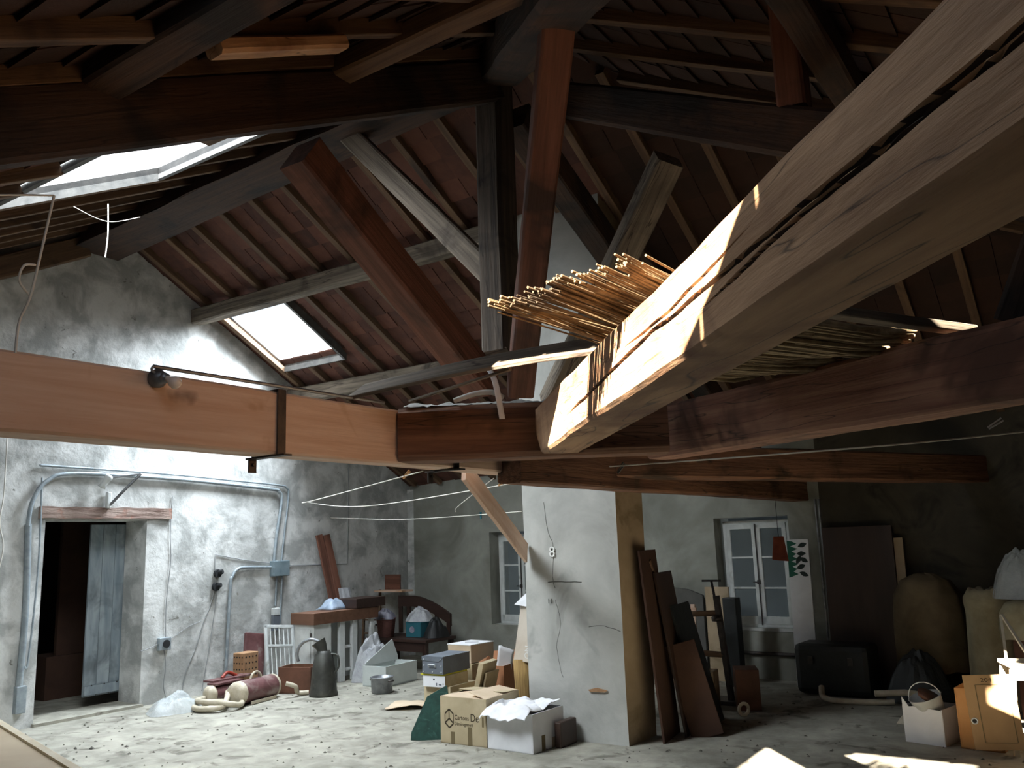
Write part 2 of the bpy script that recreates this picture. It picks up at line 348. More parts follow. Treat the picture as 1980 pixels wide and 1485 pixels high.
for i in range(20):
    y = -.2 + .53 * i; xs = -3.2 + (1.08 * (y - 5.2) if y > 5.2 else 1.04 * (5.2 - y))
    if xs < 2.6: rafter((xs + .05, y, HP(xs + .05) + .03), (XR, y, HP(XR) + .03), 'slim rafter under the clay tiles of the dark hip slope at the right', 'rafters of the hip slope')
# ---------------------------------------------------------------- main timbers
# tie beams
timber('tie_beam', (-3.39, YF, 2.275), (-3.39, 4.98, 2.275), .17, .31, 'pine', 'long smooth light pine tie beam crossing the left half, with an iron strap', 'beam', seed=1, wob=.006, ch=.012)
timber('tie_beam', (-3.24, 4.72, 2.17), (-2.91, 10.15, 2.14), .2, .26, 'old', 'dark tie beam running from the node past the pillar top to the window wall', 'beam', seed=2)
d = Vector((.851, .524, 0)); nrm = Vector((-.524, .851, 0)); c0 = Vector((-3.28, 3.66, 2.285)) + nrm * .13
timber('joint_block', c0, c0 + d * 1.54, .25, .31, 'old', 'short dark red-brown timber block lapped against the pine beam end', 'beam', seed=3, cut0=0, ch=.03)
d = Vector((.889, -.458, 0)); nrm = Vector((.458, .889, 0)); c0 = Vector((-2.3, 4.84, 2.285)) + nrm * .13
timber('tie_beam', c0, c0 + d * 6.1, .24, .31, 'old_lit', 'long cracked red-brown tie beam running right from the joint block', 'beam', seed=4, ch=.02, wob=.01)
c0 = Vector((-3.35, 5.6, 2.26)); d = (Vector((-1.05, 10.1, 2.23)) - c0)
timber('tie_beam', c0, c0 + d, .22, .27, 'old', 'rearmost dark reddish tie beam running behind the pillar to the far wall', 'beam', seed=5)
# the big pale beam, with two long drying cracks in its lit face
d = Vector((.67, -.75, 0)).normalized(); nl_ = Vector((.75, .67, 0)).normalized()
c0 = Vector((-2.5, 3.94, 2.265)) + nl_ * .12 - d * .2
def crack(path, w0, dep):
    def f(s, z):
        if s < path[0][0] or s > path[-1][0]: return 0
        for (a, za), (b_, zb) in zip(path, path[1:]):
            if a <= s <= b_:
                t = (s - a) / (b_ - a); zc = za + (zb - za) * t + .004 * noise.noise(Vector((s * 7, 0, 3)))
                e = min(1, (s - path[0][0]) / .25, (path[-1][0] - s) / .3); w = w0 * e
                return dep * e * max(0, 1 - abs(z - zc) / max(w, .0005))
        return 0
    return f
k1 = crack([(1.0, -.045), (1.45, -.03), (1.9, -.012), (2.3, .005), (2.9, .0), (3.6, -.002), (4.6, .005), (6, .01)], .0075, .06)
k2 = crack([(2.75, -.045), (3.2, -.02), (3.7, -.015), (4.4, -.02), (5.2, -.03)], .006, .05)
k3 = crack([(2.0, .03), (2.4, .025), (2.8, .04), (3.1, .05)], .005, .03)
timber('tie_beam', c0, c0 + d * 6.7, .22, .27, 'pale', 'huge pale hewn beam with long black cracks, sunlit, coming out to the upper right', 'beam', seed=6, ch=.012, wob=.009, cut0=-1.35,
       groove=lambda s, z: max(k1(s, z), k2(s, z), k3(s, z)))
# truss in the plane of the pine beam
timber('principal_rafter', (-3.36, .1, 2.62), (-3.36, 4.85, 5.04), .12, .3, 'dark', 'massive smoke-dark sloping beam across the upper left, above the pine beam', 'beam', seed=7, ch=.02)
b = timber('king_post', (-3.415, 4.935, 5.35), (-3.415, 4.935, 2.99), .23, .23, 'greyd', 'upright grey king post with a pointed foot hanging in the middle', 'post', seed=8, ch=.03, up=(1, 0, 0))
b = MB(); b.add([(-.11, -.11, 0), (.11, -.11, 0), (.11, .11, 0), (-.11, .11, 0), (-.1, .06, -.16), (.1, .06, -.16)], [(3, 2, 1, 0), (0, 1, 5, 4), (2, 3, 4, 5), (1, 2, 5), (3, 0, 4)])
foot = b.build('king_post_foot', 'greyd', loc=(-3.415, 4.935, 3.0)); kp = [o for o in bpy.data.objects if o.name == 'king_post'][0]
foot.name = 'foot'; foot.parent = kp; foot.matrix_parent_inverse = Matrix.Identity(4); foot.matrix_local = kp.matrix_world.inverted() @ Matrix.Translation((-3.415, 4.935, 3.0))
timber('strut', (-3.4, 3.02, 3.8), (-3.4, 4.68, 2.72), .2, .22, 'red', 'reddish diagonal strut rising left from the node to the sloping dark beam', 'strut', seed=9)
timber('strut', (-3.5, 4.935, 3.6), (-5.0, 4.935, 5.22), .12, .17, 'grey', 'slimmer grey brace rising left from the king post towards the ridge', 'strut', seed=10)
timber('strut', (-1.95, 3.4, 4.22), (-3.16, 4.76, 2.66), .17, .17, 'red', 'steep orange-red strut right of the king post, almost upright', 'strut', seed=11, up=(1, .8, 0))
timber('strut', (-2.02, 4.87, 4.04), (-3.42, 5.58, 2.7), .17, .18, 'grey', 'cracked diagonal strut rising right from the node to the sloping brown beam', 'strut', seed=12, up=(1, .8, 0))
timber('principal_rafter', (-3.1, 5.4, 5.05), (.9, 3.36, 2.42), .2, .26, 'dark', 'brown sloping beam right of the king post carrying a short post', 'beam', seed=13, ch=.02)
timber('purlin_post', (-1.08, 4.37, 3.85), (-1.08, 4.37, 4.52), .15, .15, 'red', 'short reddish post standing on the sloping brown beam at the top right', 'post', seed=14, up=(0, 1, 0))
timber('principal_rafter', (-3.25, 4.8, 5.12), (1.7, -.7, 2.05), .3, .3, 'dark', 'heavy rafter coming overhead from the king post head, at the top middle', 'beam', seed=15, ch=.03, wob=.015)
timber('principal_rafter', (-3.33, 5.1, 4.85), (-3.33, 10.2, 2.4), .2, .24, 'dark', 'sloping dark beam falling behind the king post beside the chimney head', 'beam', seed=16)
# ridge log
b = MB(); L0 = [(-9.15, 4.82, 5.06), (-9.15, 5.38, 5.06), (-9.15, 5.32, 5.37), (-9.15, 4.95, 5.37)]; L1 = [(-3.3, 4.62, 5.1), (-3.3, 5.05, 5.1), (-3.3, 5.05, 5.35), (-3.3, 4.7, 5.35)]
def ridge(u, v):
    k = int(v * 4 + 1e-6) % 4; p = Vector(L0[k]).lerp(Vector(L1[k]), u); return p + nv((u * 9, v * 5, 0), 1, .02)
b.grid(50, 4, ridge, False); b.add([ridge(0, k / 4) for k in range(4)], [(0, 1, 2, 3)]); tag(b.build('ridge_beam', 'dark'), 'thick blackened ridge beam from the left gable apex towards the king post', 'beam')
# purlins
timber('purlin', (-9.15, 6.46, 4.59), (-4.42, 6.46, 4.59), .15, .19, 'grey', 'upper purlin of the back slope, right above the small skylight', 'purlin', seed=20)
timber('purlin', (-9.15, 8.03, 3.76), (-3.45, 8.03, 3.76), .15, .2, 'grey', 'lower purlin of the back slope, right below the small skylight', 'purlin', seed=21)
timber('purlin', (-3.45, 1.83, 3.68), (-.2, 1.83, 3.68), .18, .15, 'dark', 'lower purlin of the front slope resting on the massive dark beam', 'purlin', seed=22)
timber('purlin', (-4.6, 3.25, 4.38), (-1.5, 3.25, 4.38), .14, .13, 'brown', 'upper purlin of the front slope with a bright edge, above the dark beam', 'purlin', seed=23)
timber('purlin', (-.9, 2.2, 4.12), (-.9, 8.2, 4.12), .16, .18, 'dark', 'purlin of the hip slope behind the huge pale beam', 'purlin', seed=24)
timber('purlin', (1.2, .4, 3.08), (1.2, 9.6, 3.08), .16, .18, 'dark', 'lowest purlin of the hip slope at the far right', 'purlin', seed=25)
timber('strut', (-.2, 3.92, 2.45), (.35, 3.62, 3.55), .16, .16, 'dark', 'dark strut at the right edge standing on the cracked tie beam', 'strut', seed=26, up=(1, 0, 0))
timber('wall_rafter', (-9.1, 2.6, 3.86), (-9.1, 4.95, 5.1), .14, .24, 'brown', 'rafter lying along the left gable wall below the large skylight', 'rafter', seed=27)
timber('chock', (-3.3, 3.34, 4.42), (-3.3, 3.36, 4.78), .1, .16, 'pale', 'small pale wooden wedge standing on the massive dark beam', 'wedge', seed=28, up=(0, 1, 0), taper=.35)
timber('rafter_offcut', (-2.78, 2.0, 3.7), (-2.76, 2.7, 4.06), .1, .07, 'pale', 'short pale round-ended rafter piece beside the purlin at the top left', 'rafter', seed=29)
timber('brace_board', (-3.55, 4.62, 2.16), (-4.33, 6.52, 1.56), .03, .17, 'pine', 'orange board slanting down from the pine beam to the pillar', 'board', seed=30, ch=.003, up=(0, 0, 1))
# chimney pillar
b = MB()
def pil(u, v):
    k = int(u * 4 + 1e-6) % 4; P = [(-4.38, 6.57), (-3.43, 6.57), (-3.4, 7.02), (-4.35, 7.02)][k]
    z = v * 4.95; return Vector((P[0] + .012 * noise.noise(Vector((k * 3, z, 0))), P[1], z))
b.grid(4, 30, pil, False); cem = b.build('pillar', 'cement'); cem.data.materials.append(M['tan'])
for p in cem.data.polygons:
    if p.normal.x > .7: p.material_index = 1
struct(cem); tag(cem, 'tall cement-rendered chimney pillar')
# ---------------------------------------------------------------- more materials
M.update(
    galv=mat('galvanised_grey_pipe', '#8f9aa0', '#a9b2b6', None, 12, rough=.5, metal=.3, bump=.1),
    steel=mat('strap_steel', '#3d3a3a', '#57504c', None, 12, rough=.5, metal=.6, bump=.1),
    alu=mat('dull_aluminium', '#84868a', '#a2a4a6', '#66686a', 14, rough=.45, metal=.7, bump=.1),
    white=mat('old_white_paint', '#c8cbc8', '#dfe2df', '#a2a39c', 6, s3=3, t3=.66, rough=.6, bump=.1),
    whitec=mat('white_carton', '#dedee0', '#ececee', None, 4, rough=.7, bump=.05),
    card=mat('kraft_cardboard', '#b0a080', '#c2b292', '#9c8a68', 3, s3=2, rough=.85, bump=.08),
    card2=mat('orange_brown_cardboard', '#ab7450', '#bb845e', '#96664a', 3, rough=.85, bump=.08),
    card3=mat('pale_inner_cardboard', '#c9b295', '#d8c3a8', None, 3, rough=.85, bump=.08),
    tape=mat('brown_tape', '#6e6044'), black=mat('black_rubber', '#141414', rough=.6), ink=mat('dark_print', '#3a3020', rough=.9),
    whiteink=mat('white_paint_mark', '#e6e6e2'), greybox=mat('grey_archive_board', '#5d636b', '#6c727a', None, 5, rough=.7, bump=.05),
    studs=mat('bright_studs', '#cfd2d4', metal=.5, rough=.4), yellow=mat('yellow_lid', '#b9b234'),
    cloth=mat('white_cotton', '#e4e4e8', '#f2f2f4', None, 12, rough=.9, bump=.3), dust=mat('dust_sheet', '#8f8468', '#aaa084', None, 5, rough=.9, bump=.2),
    dust2=mat('dull_brown_sheet', '#584a34', '#6e5e44', None, 5, rough=.9, bump=.2),
    green=mat('dark_green_board', '#12362e', '#1f4a40', '#3c6458', 16, s3=9, t3=.63, rough=.6, bump=.1),
    reedp=mat('pale_shredded_reed', '#8f7c60', '#b9a480', '#6a583f', 3, (.3, 8, 8), rough=.9, bump=.4), straw=mat('straw_reed', '#8a6c40', '#b8965e', None, 6, (9, 9, .6), rough=.9, bump=.6), reed=mat('dry_reed', '#665238', '#8a7350', '#403222', 3, (.3, 8, 8), rough=.85, bump=.4, rand=.3),
    brick=mat('orange_hollow_brick', '#94704f', '#a98463', None, 8, rough=.95, bump=.3), hole=mat('brick_hole', '#1a1210'),
    maroon=mat('maroon_metal', '#5c3a3a', '#75504f', '#8b7a74', 6, s3=4, t3=.6, rough=.5, bump=.1), hose=mat('cream_hose', '#b5aa92', '#c8beaa', None, 14, rough=.7, bump=.2),
    crate=mat('brown_crate', '#5a3a2a', '#714a38', None, 5, rough=.7, bump=.15), can=mat('tarnished_can', '#3a3a36', '#4d4d47', '#5d5d52', 7, s3=3, rough=.55, metal=.4, bump=.15),
    top=mat('brown_worktop', '#664633', '#785542', None, 3, (.5, 4, 4), rough=.6, bump=.1), darkwood=mat('dark_furniture', '#2c1c16', '#3c2820', None, 4, WS, rough=.5, bump=.1),
    teal=mat('teal_plastic', '#1f5a64'), pink=mat('dusty_pink_basket', '#6e4640', '#865a50', None, 14, (1, 1, 6), rough=.8, bump=.5), violet=mat('violet_grey_plastic', '#6c6a78', '#9896a2', None, 8, rough=.4, bump=.3),
    plug=mat('black_socket', '#1a1c1e'), cord=mat('white_string', '#d8d4ca', rough=.9), cordg=mat('grey_cable', '#8e9090', rough=.7), peg=mat('wooden_peg', '#b58a5c'),
    bulb=mat('bulb_glass', '#e9ddd0', rough=.15), doorp=mat('worn_blue_grey_planks', '#7b8890', '#a3adb2', '#4f555a', 1.6, (1, 5, .8), s3=2.2, t3=.6, w3=.12, rough=.85, bump=.4),
    lint=mat('worn_lintel', '#6b5147', '#a08c80', '#8a5a48', 4, (3, .5, 3), s3=3, rough=.9, bump=.7), redbrown=mat('red_brown_panel', '#3f281d', '#4e3526', None, 3),
    poly=mat('white_fibreboard', '#b9bfbb', '#cbd0cc', None, 3, rough=.8), shade=mat('red_lampshade', '#6a2c1c', '#84402a', None, 9, rough=.8), leaf=mat('green_leaf_print', '#1f5a48'), leafd=mat('dark_leaf_print', '#24302c'),
    trunk=mat('black_trunk', '#15191a', '#1e2324', None, 8, rough=.5), bdoor=mat('dark_brown_veneer', '#35261f', '#453229', None, 2, (3, 3, .5), rough=.5, bump=.05),
    cream=mat('cream_lacquer', '#c9b596', '#d6c4a6', None, 3, rough=.4, bump=.03), creame=mat('cream_edge', '#ddcfae', '#e9dfc6', None, 9, rough=.6), ply=mat('orange_plywood', '#c08448', '#d29a60', '#b4602c', 3, s3=7, t3=.7, rough=.7, bump=.1),
    cab=mat('tan_cabinet_front', '#9c7a52', '#ae8c64', None, 2, rough=.6, bump=.05), pale2=mat('whitewood', '#d9cdb4', '#e9dfca', None, 5, rough=.6),
)
film = mat('clear_plastic_film', '#cfd8da', '#e6ecee', None, 9, rough=.25, bump=.8, alpha=.45); M['film'] = film
film2 = mat('frosted_plastic_film', '#aeb0b4', '#cfd0d2', None, 9, rough=.3, bump=.8, alpha=.7); M['film2'] = film2
glassm = bpy.data.materials.new('window_glass'); glassm.use_nodes = True; g_ = glassm.node_tree.nodes['Principled BSDF']
g_.inputs['Base Color'].default_value = (.2, .23, .23, 1); g_.inputs['Alpha'].default_value = .35; g_.inputs['Roughness'].default_value = .12; M['glass'] = glassm
def text(s, size, m, parent, loc, rot, name='lettering', ext=.0006, sx=1):
    cu = bpy.data.curves.new(name, 'FONT'); cu.body = s; cu.size = size; cu.extrude = ext; cu.resolution_u = 3
    o = bpy.data.objects.new(name, cu); S.collection.objects.link(o); dg = bpy.context.evaluated_depsgraph_get()
    me = bpy.data.meshes.new_from_object(o.evaluated_get(dg)); bpy.data.objects.remove(o)
    o = bpy.data.objects.new(name, me); S.collection.objects.link(o); me.materials.clear(); me.materials.append(M[m]); o.parent = parent
    o.location = loc; o.rotation_euler = rot; o.scale = (sx, 1, 1); return o
def arc(c, r, a0, a1, n, ax=(1, 0, 0), ay=(0, 0, 1)):
    c, ax, ay = Vector(c), Vector(ax), Vector(ay)
    return [c + ax * (r * cos(a0 + (a1 - a0) * i / n)) + ay * (r * sin(a0 + (a1 - a0) * i / n)) for i in range(n + 1)]
def smooth_path(P, n=8):
    P = [Vector(p) for p in P]; out = []
    for i in range(len(P) - 1):
        a, b_, c, d_ = P[max(i - 1, 0)], P[i], P[i + 1], P[min(i + 2, len(P) - 1)]
        for k in range(n):
            t = k / n; out.append(.5 * ((2 * b_) + (c - a) * t + (2 * a - 5 * b_ + 4 * c - d_) * t * t + (3 * b_ - a - 3 * c + d_) * t ** 3))
    return out + [P[-1]]
def wire(name, pts, r, m, label, cat, n=6, parent=None, group=None, sm=True):
    b = MB(); b.tube(smooth_path(pts) if sm else pts, r, n); o = b.build(name, m, parent)
    return tag(o, label, cat, group) if label else o
# ---------------------------------------------------------------- left wall: door, lintel, conduits
X0 = -9.17
b = MB(); b.grid(40, 4, lambda u, v: Vector((XL + (.035 if int(v * 4 + .01) % 4 in (1, 2) else -.04), 4.68 + 1.55 * u, (2.08 if v < .3 or v > .9 else 2.2))) + nv((u * 9, v * 3, 2), 1, .012), False)
b.add([(XL - .04, 4.68, 2.08), (XL + .035, 4.68, 2.08), (XL + .035, 4.68, 2.2), (XL - .04, 4.68, 2.2)], [(0, 1, 2, 3)]); b.add([(XL - .04, 6.23, 2.08), (XL + .035, 6.23, 2.08), (XL + .035, 6.23, 2.2), (XL - .04, 6.23, 2.2)], [(0, 1, 2, 3)])
tag(b.build('door_lintel', 'lint'), 'worn wooden lintel beam over the open doorway in the left wall', 'lintel')
dr = thing('door_1', None, None, (-9.66, 5.52, .1)); dr['kind'] = 'structure'
for i in range(5):
    b = MB(); b.box((0, .075 + .152 * i, .98), (.03, .148, 1.9)); b.build('plank', 'doorp', dr, bevel=.004)
b = MB(); b.box((.03, .38, .1), (.03, .76, .1)); b.build('rail', 'doorp', dr, bevel=.003)
b = MB(); [b.tube([(.044, .08 + .15 * i, .15), (.05, .08 + .15 * i, .15)], .008, 8) for i in range(5)]; b.build('stud', 'steel', dr)
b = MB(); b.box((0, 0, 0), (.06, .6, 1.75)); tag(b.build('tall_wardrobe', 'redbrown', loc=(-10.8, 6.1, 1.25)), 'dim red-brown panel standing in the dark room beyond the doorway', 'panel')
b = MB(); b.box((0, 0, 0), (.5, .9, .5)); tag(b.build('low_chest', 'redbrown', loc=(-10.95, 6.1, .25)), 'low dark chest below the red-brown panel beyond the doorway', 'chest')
w3 = lambda L, x=X0: [(x, y, z) for y, z in L]
wire('conduit', w3([(4.65, 2.63), (5.99, 2.61), (7.01, 2.57), (7.84, 2.53), (7.97, 2.5), (8.01, 2.4), (7.95, 1.9), (7.9, 1.5)]), .014, 'galv', 'uppermost thin grey pipe running over the doorway and down to the junction box', 'pipe', 8)
wire('conduit', w3([(4.56, 2.0), (4.59, 2.25), (4.73, 2.47), (5.06, 2.56), (6.34, 2.545), (7.66, 2.475), (7.83, 2.44), (7.88, 2.33), (7.81, 1.9), (7.76, 1.5)], X0 + .015), .022, 'galv', 'thicker curved grey pipe over the doorway, just below the thin pipe', 'pipe', 10)
wire('conduit', w3([(4.57, 2.02), (4.6, 1.2), (4.585, .4)]), .032, 'galv', 'fat vertical grey duct left of the doorway, ending in a small box', 'pipe', 10)
b = MB(); b.box((0, 0, 0), (.07, .1, .26)); tag(b.build('switch_box', 'galv', loc=(X0, 4.6, .29), bevel=.006), 'small grey box at the foot of the fat duct left of the doorway', 'box')
wire('conduit', w3([(4.68, 2.5), (4.7, 1.6), (4.66, .67), (4.63, .6)]), .01, 'galv', 'thin vertical pipe hugging the left doorway jamb', 'pipe', 8)
wire('conduit', w3([(7.05, .05), (7.09, 1.2), (7.12, 1.36), (7.2, 1.45), (7.35, 1.465), (7.75, 1.45)]), .02, 'galv', 'bent grey pipe from the floor up to the left side of the junction box', 'pipe', 10)
jb = MB(); jb.box((0, 0, 0), (.09, .27, .2)); j = jb.build('junction_box', mat('blue_grey_enamel', '#6d7f86', '#7f8f95', None, 6, rough=.5), loc=(X0 + .02, 7.86, 1.43), bevel=.008); tag(j, 'blue-grey junction box where all the wall pipes meet', 'box')
wire('conduit', w3([(7.83, 1.33), (7.81, .95)]), .014, 'galv', 'left one of the short twin pipes dropping from the junction box', 'pipe', 8)
wire('conduit', w3([(7.92, 1.33), (7.89, .72)]), .014, 'galv', 'right one of the short twin pipes dropping from the junction box', 'pipe', 8)
b = MB(); b.box((0, 0, 0), (.06, .1, .09)); o = tag(b.build('switch_box', 'white', loc=(X0 + .02, 7.8, .88), bevel=.005), 'tiny white switch box below the junction box, above the counter', 'box')
b = MB(); b.box((0, 0, -.14), (.05, .1, .2)); b.build('lower_cover', 'greybox', o)
wire('wall_cable', w3([(6.24, 2.34), (6.23, 1.9), (6.25, 1.6), (6.21, 1.1), (6.22, .66)], X0 - .015), .005, 'cordg', 'thin cable running down the plaster to the square socket by the doorway', 'cable')
sk = thing('wall_socket', 'square black socket in a grey frame on the wall right of the doorway', 'socket', (X0, 6.19, .65))
b = MB(); b.box((.0, 0, 0), (.06, .15, .14)); b.build('frame', 'galv', sk, bevel=.006)
b = MB(); b.tube([(.025, .01, 0), (.04, .01, 0)], .045, 16); b.build('outlet', 'plug', sk)
wire('wall_cable', w3([(6.2, .58), (6.23, .4), (6.21, .2), (6.25, .03)], X0 - .01), .005, 'cordg', 'cable hanging from the square socket to the floor', 'cable')
for z, lab in ((1.41, 'upper black round socket high on the plaster right of the doorway'), (1.25, 'lower black round socket with dangling cables, right of the doorway')):
    s_ = thing('wall_socket', lab, 'socket', (X0 - .01, 6.9 - (1.41 - z) * .12, z), group='black round sockets')
    b = MB(); b.tube([(-.01, 0, 0), (.03, 0, 0)], .05, 12); b.build('base', 'plug', s_)
    b = MB(); b.tube([(.03, .01, .015), (.07, .03, .02)], .028, 10); b.build('plug', 'plug', s_)
wire('wall_cable', w3([(6.87, 1.22), (6.8, 1.0), (6.73, .86), (6.62, .55), (6.5, .3), (6.45, .05)], X0 - .01), .005, 'cordg', 'left one of the two cables dangling from the lower round socket', 'cable')
wire('wall_cable', w3([(6.89, 1.22), (6.86, .9), (6.8, .5), (6.72, .05)], X0 + .0), .005, 'cordg', 'right one of the two cables dangling from the lower round socket', 'cable')
wire('wall_cable', w3([(6.12, .66), (6.0, .62), (5.9, .6)], X0 + .0), .005, 'cordg', 'short cable from the square socket round the doorway jamb', 'cable')
wire('wall_cable', w3([(6.27, .68), (6.5, .8), (6.7, .86)], X0 - .02), .003, 'cordg', 'faint cable stretched on the plaster between the sockets', 'cable')
wire('wall_cable', w3([(8.0, 1.46), (9.14, 1.44), (9.15, 1.6), (9.17, 2.9)], X0 - .02), .006, 'cordg', 'cable running right from the junction box then straight up the wall', 'cable', sm=False)
wire('wall_cable', w3([(4.3, 3.0), (4.31, 2.35), (4.29, 2.04), (4.34, 1.8), (4.31, 1.55)], X0), .006, 'cord', 'pale loose cable hanging at the left edge of the wall', 'cable')
wire('wall_cable', w3([(6.87, 1.44), (6.87, 1.64), (7.25, 1.57), (7.74, 1.5)], X0 - .02), .006, 'cordg', 'cable in an open groove from the black sockets up to the junction box', 'cable', sm=False)
lp = thing('wall_lamp', 'old wall lamp bracket with a white lampholder over the doorway', 'lamp', (X0, 5.5, 2.3))
wire('arm', [(.02, -.07, -.08), (.12, .03, .08), (.2, .18, .27)], .016, 'alu', None, None, 8, lp)
wire('brace', [(.2, .18, .27), (.1, .03, .245), (.02, -.08, .23)], .012, 'alu', None, None, 8, lp)
b = MB(); b.lathe([(0, .06), (.035, .055), (.045, .03), (.04, 0), (.03, -.06), (.045, -.1), (.0, -.11)], 16); b.build('lampholder', 'white', lp, loc=(.1, -.16, .2), rot=(radians(-25), radians(20), 0))
b = MB(); b.box((0, 0, 0), (.05, .05, .18)); b.build('wall_plate', 'white', lp, loc=(.01, -.08, -.02), bevel=.01)
# twin planks and their plastic bag, leaning on the left wall
for i, (y, lab) in enumerate(((8.52, 'left one of two red-brown planks leaning on the wall behind the counter'), (8.66, 'right one of two red-brown planks leaning on the wall behind the counter'))):
    timber('plank', (-8.85 + .0 * i, y + .28, .05), (-9.12, y, 1.86), .03, .115, 'red', lab, 'board', 'planks leaning on the left wall', ch=.003, wob=.002, seed=40 + i, up=(0, 1, 0))
b = MB(); b.grid(24, 10, lambda u, v: Vector((-8.87 - .04 * v + (.07 + .012 * sin(u * 50 + v * 3)) * cos(2 * pi * u), 8.83 - .03 * v + (.09 + .012 * sin(u * 40)) * sin(2 * pi * u), .88 + .24 * v))); tag(b.build('plastic_sleeve', 'film2'), 'crumpled plastic bag tied round the foot of the leaning planks', 'bag')
# ---------------------------------------------------------------- counter with white cabinet
ct = thing('counter', 'long white kitchen counter with thick brown worktop along the left wall', 'counter', (-8.45, 8.2, 0))
b = MB(); b.box((0, 0, .81), (.42, 1.15, .14)); b.build('worktop', 'top', ct, bevel=.004)
b = MB(); b.box((0, -.39, .37), (.34, .3, .74)); b.build('cabinet_body', 'white', ct, bevel=.006)
b = MB(); b.box((-.0, -.548, .38), (.25, .012, .6)); dp_ = b.build('door_panel', 'white', ct, bevel=.004)
b = MB(); b.box((.13, -.552, .62), (.02, .012, .04)); b.build('hinge', 'steel', dp_)
for y in (-.05, .17, .5):
    b = MB(); b.box((.15, y, .37), (.05, .09 if y < .4 else .06, .74)); b.build('upright', 'white', ct, bevel=.004)
b = MB(); b.box((-.12, .1, .37), (.03, .85, .72)); b.build('back_panel', 'poly', ct)
b = MB(); b.box((.14, .06, .42), (.02, .3, .035)); b.box((.14, .06, .14), (.02, .3, .035)); b.build('crossbar', 'white', ct)
b = MB(); b.box((0, 0, 0), (.4, .55, .12)); tag(b.build('wooden_tray', 'darkwood', loc=(-8.42, 8.62, .945), bevel=.004), 'dark wooden drawer box lying on the far end of the counter', 'tray')
b = MB(); b.grid(14, 14, lambda u, v: Vector((-8.72 + .3 * u, 8.1 + .35 * v, .885 + .13 * (sin(pi * u) * sin(pi * v)) ** .7 * (1 + .4 * noise.noise(Vector((u * 5, v * 5, 1))))))); tag(b.build('blue_bag', mat('pale_blue_plastic', '#8ba0b8', '#b9c6d6', None, 8, rough=.4, bump=.5), solid=.003), 'pale blue plastic bag lying on the counter beside the leaning planks', 'bag')
# white slatted cot side leaning, maroon board
cr = thing('cot_side', 'white slatted cot side leaning against the wall left of the counter', 'cot side', (-8.85, 7.45, 0), rot=(radians(-6), radians(-12), radians(4)))
b = MB(); b.box((0, 0, .38), (.03, .04, .76)); b.box((0, .46, .38), (.03, .04, .76)); b.box((0, .23, .74), (.03, .5, .04)); b.box((0, .23, .5), (.03, .46, .03)); b.box((0, .23, .06), (.03, .46, .05)); b.build('frame', 'white', cr, bevel=.005)
for i in range(5):
    b = MB(); b.tube([(0, .08 + .075 * i, .06), (0, .08 + .075 * i, .74)], .008, 8); b.build('slat', 'white', cr)
b = MB(); b.box((0, 0, .33), (.05, .3, .66)); tag(b.build('maroon_board', 'maroon', loc=(-9.0, 7.32, 0), rot=(radians(-9), radians(-8), 0), bevel=.01), 'dark maroon padded board leaning behind the perforated brick', 'board')
# hollow brick
hb = thing('hollow_brick', 'orange hollow clay brick standing on end with rows of holes', 'brick', (-8.88, 7.12, 0), rz=radians(6))
b = MB(); b.box((0, 0, .23), (.18, .24, .46)); b.build('body', 'brick', hb, bevel=.008)
b = MB()
for r in range(6):
    for c in range(4): b.tube([(.0905, -.085 + .055 * c, .06 + .07 * r), (.0925, -.085 + .055 * c, .06 + .07 * r)], .011, 8); b.tube([(-.065 + .043 * c, -.1205, .06 + .07 * r), (-.065 + .043 * c, -.1225, .06 + .07 * r)], .010, 8)
b.build('holes', 'hole', hb)
# vacuum cleaners and hose
vc = thing('vacuum_cleaner', 'old maroon cylinder vacuum cleaner lying on the floor with cream end caps', 'vacuum cleaner', (-8.2, 6.72, .13), rz=radians(100))
b = MB(); b.tube([(-.27, 0, 0), (.27, 0, 0)], .125, 28); b.build('body', 'maroon', vc)
b = MB(); b.lathe([(.126, 0), (.127, .04), (.11, .08), (.06, .1), (0, .1)], 28); b.build('end_cap', 'hose', vc, loc=(-.26, 0, 0), rot=(0, radians(-90), 0)); 
b = MB(); b.lathe([(.126, 0), (.127, .03), (.1, .06), (.04, .07), (0, .07)], 28); b.build('end_cap', 'hose', vc, loc=(.26, 0, 0), rot=(0, radians(90), 0))
b = MB(); b.tube(arc((0, 0, .1), .09, .2, pi - .2, 10, (1, 0, 0)), .014, 8); b.build('handle', 'hose', vc)
b = MB(); b.box((0, .12, -.11), (.4, .02, .03)); b.box((0, -.12, -.11), (.4, .02, .03)); b.build('runner', 'hose', vc)
vc2 = thing('vacuum_cleaner', 'smaller dusty grey cylinder vacuum behind the maroon one', 'vacuum cleaner', (-8.6, 6.62, .1), rz=radians(96))
b = MB(); b.tube([(-.2, 0, 0), (.2, 0, 0)], .09, 24); b.build('body', 'maroon', vc2)
b = MB(); b.lathe([(.092, 0), (.09, .05), (.05, .08), (0, .08)], 24); b.build('end_cap', 'hose', vc2, loc=(-.2, 0, 0), rot=(0, radians(-90), 0))
b = MB(); b.box((0, .0, .1), (.4, .16, .02)); b.build('lid_panel', 'maroon', vc2)
rt = thing('floor_tool', 'red metal tool with a flat plate lying on top of the vacuum cleaners', 'tool', (-8.72, 6.75, .22), rz=radians(95))
b = MB(); b.box((0, 0, 0), (.6, .16, .02)); b.build('plate', 'maroon', rt)
wire('handle', [(-.1, 0, .01), (0, .02, .06), (.12, 0, .01)], .02, mat('red_enamel', '#8e3222', rough=.5), None, None, 8, rt)
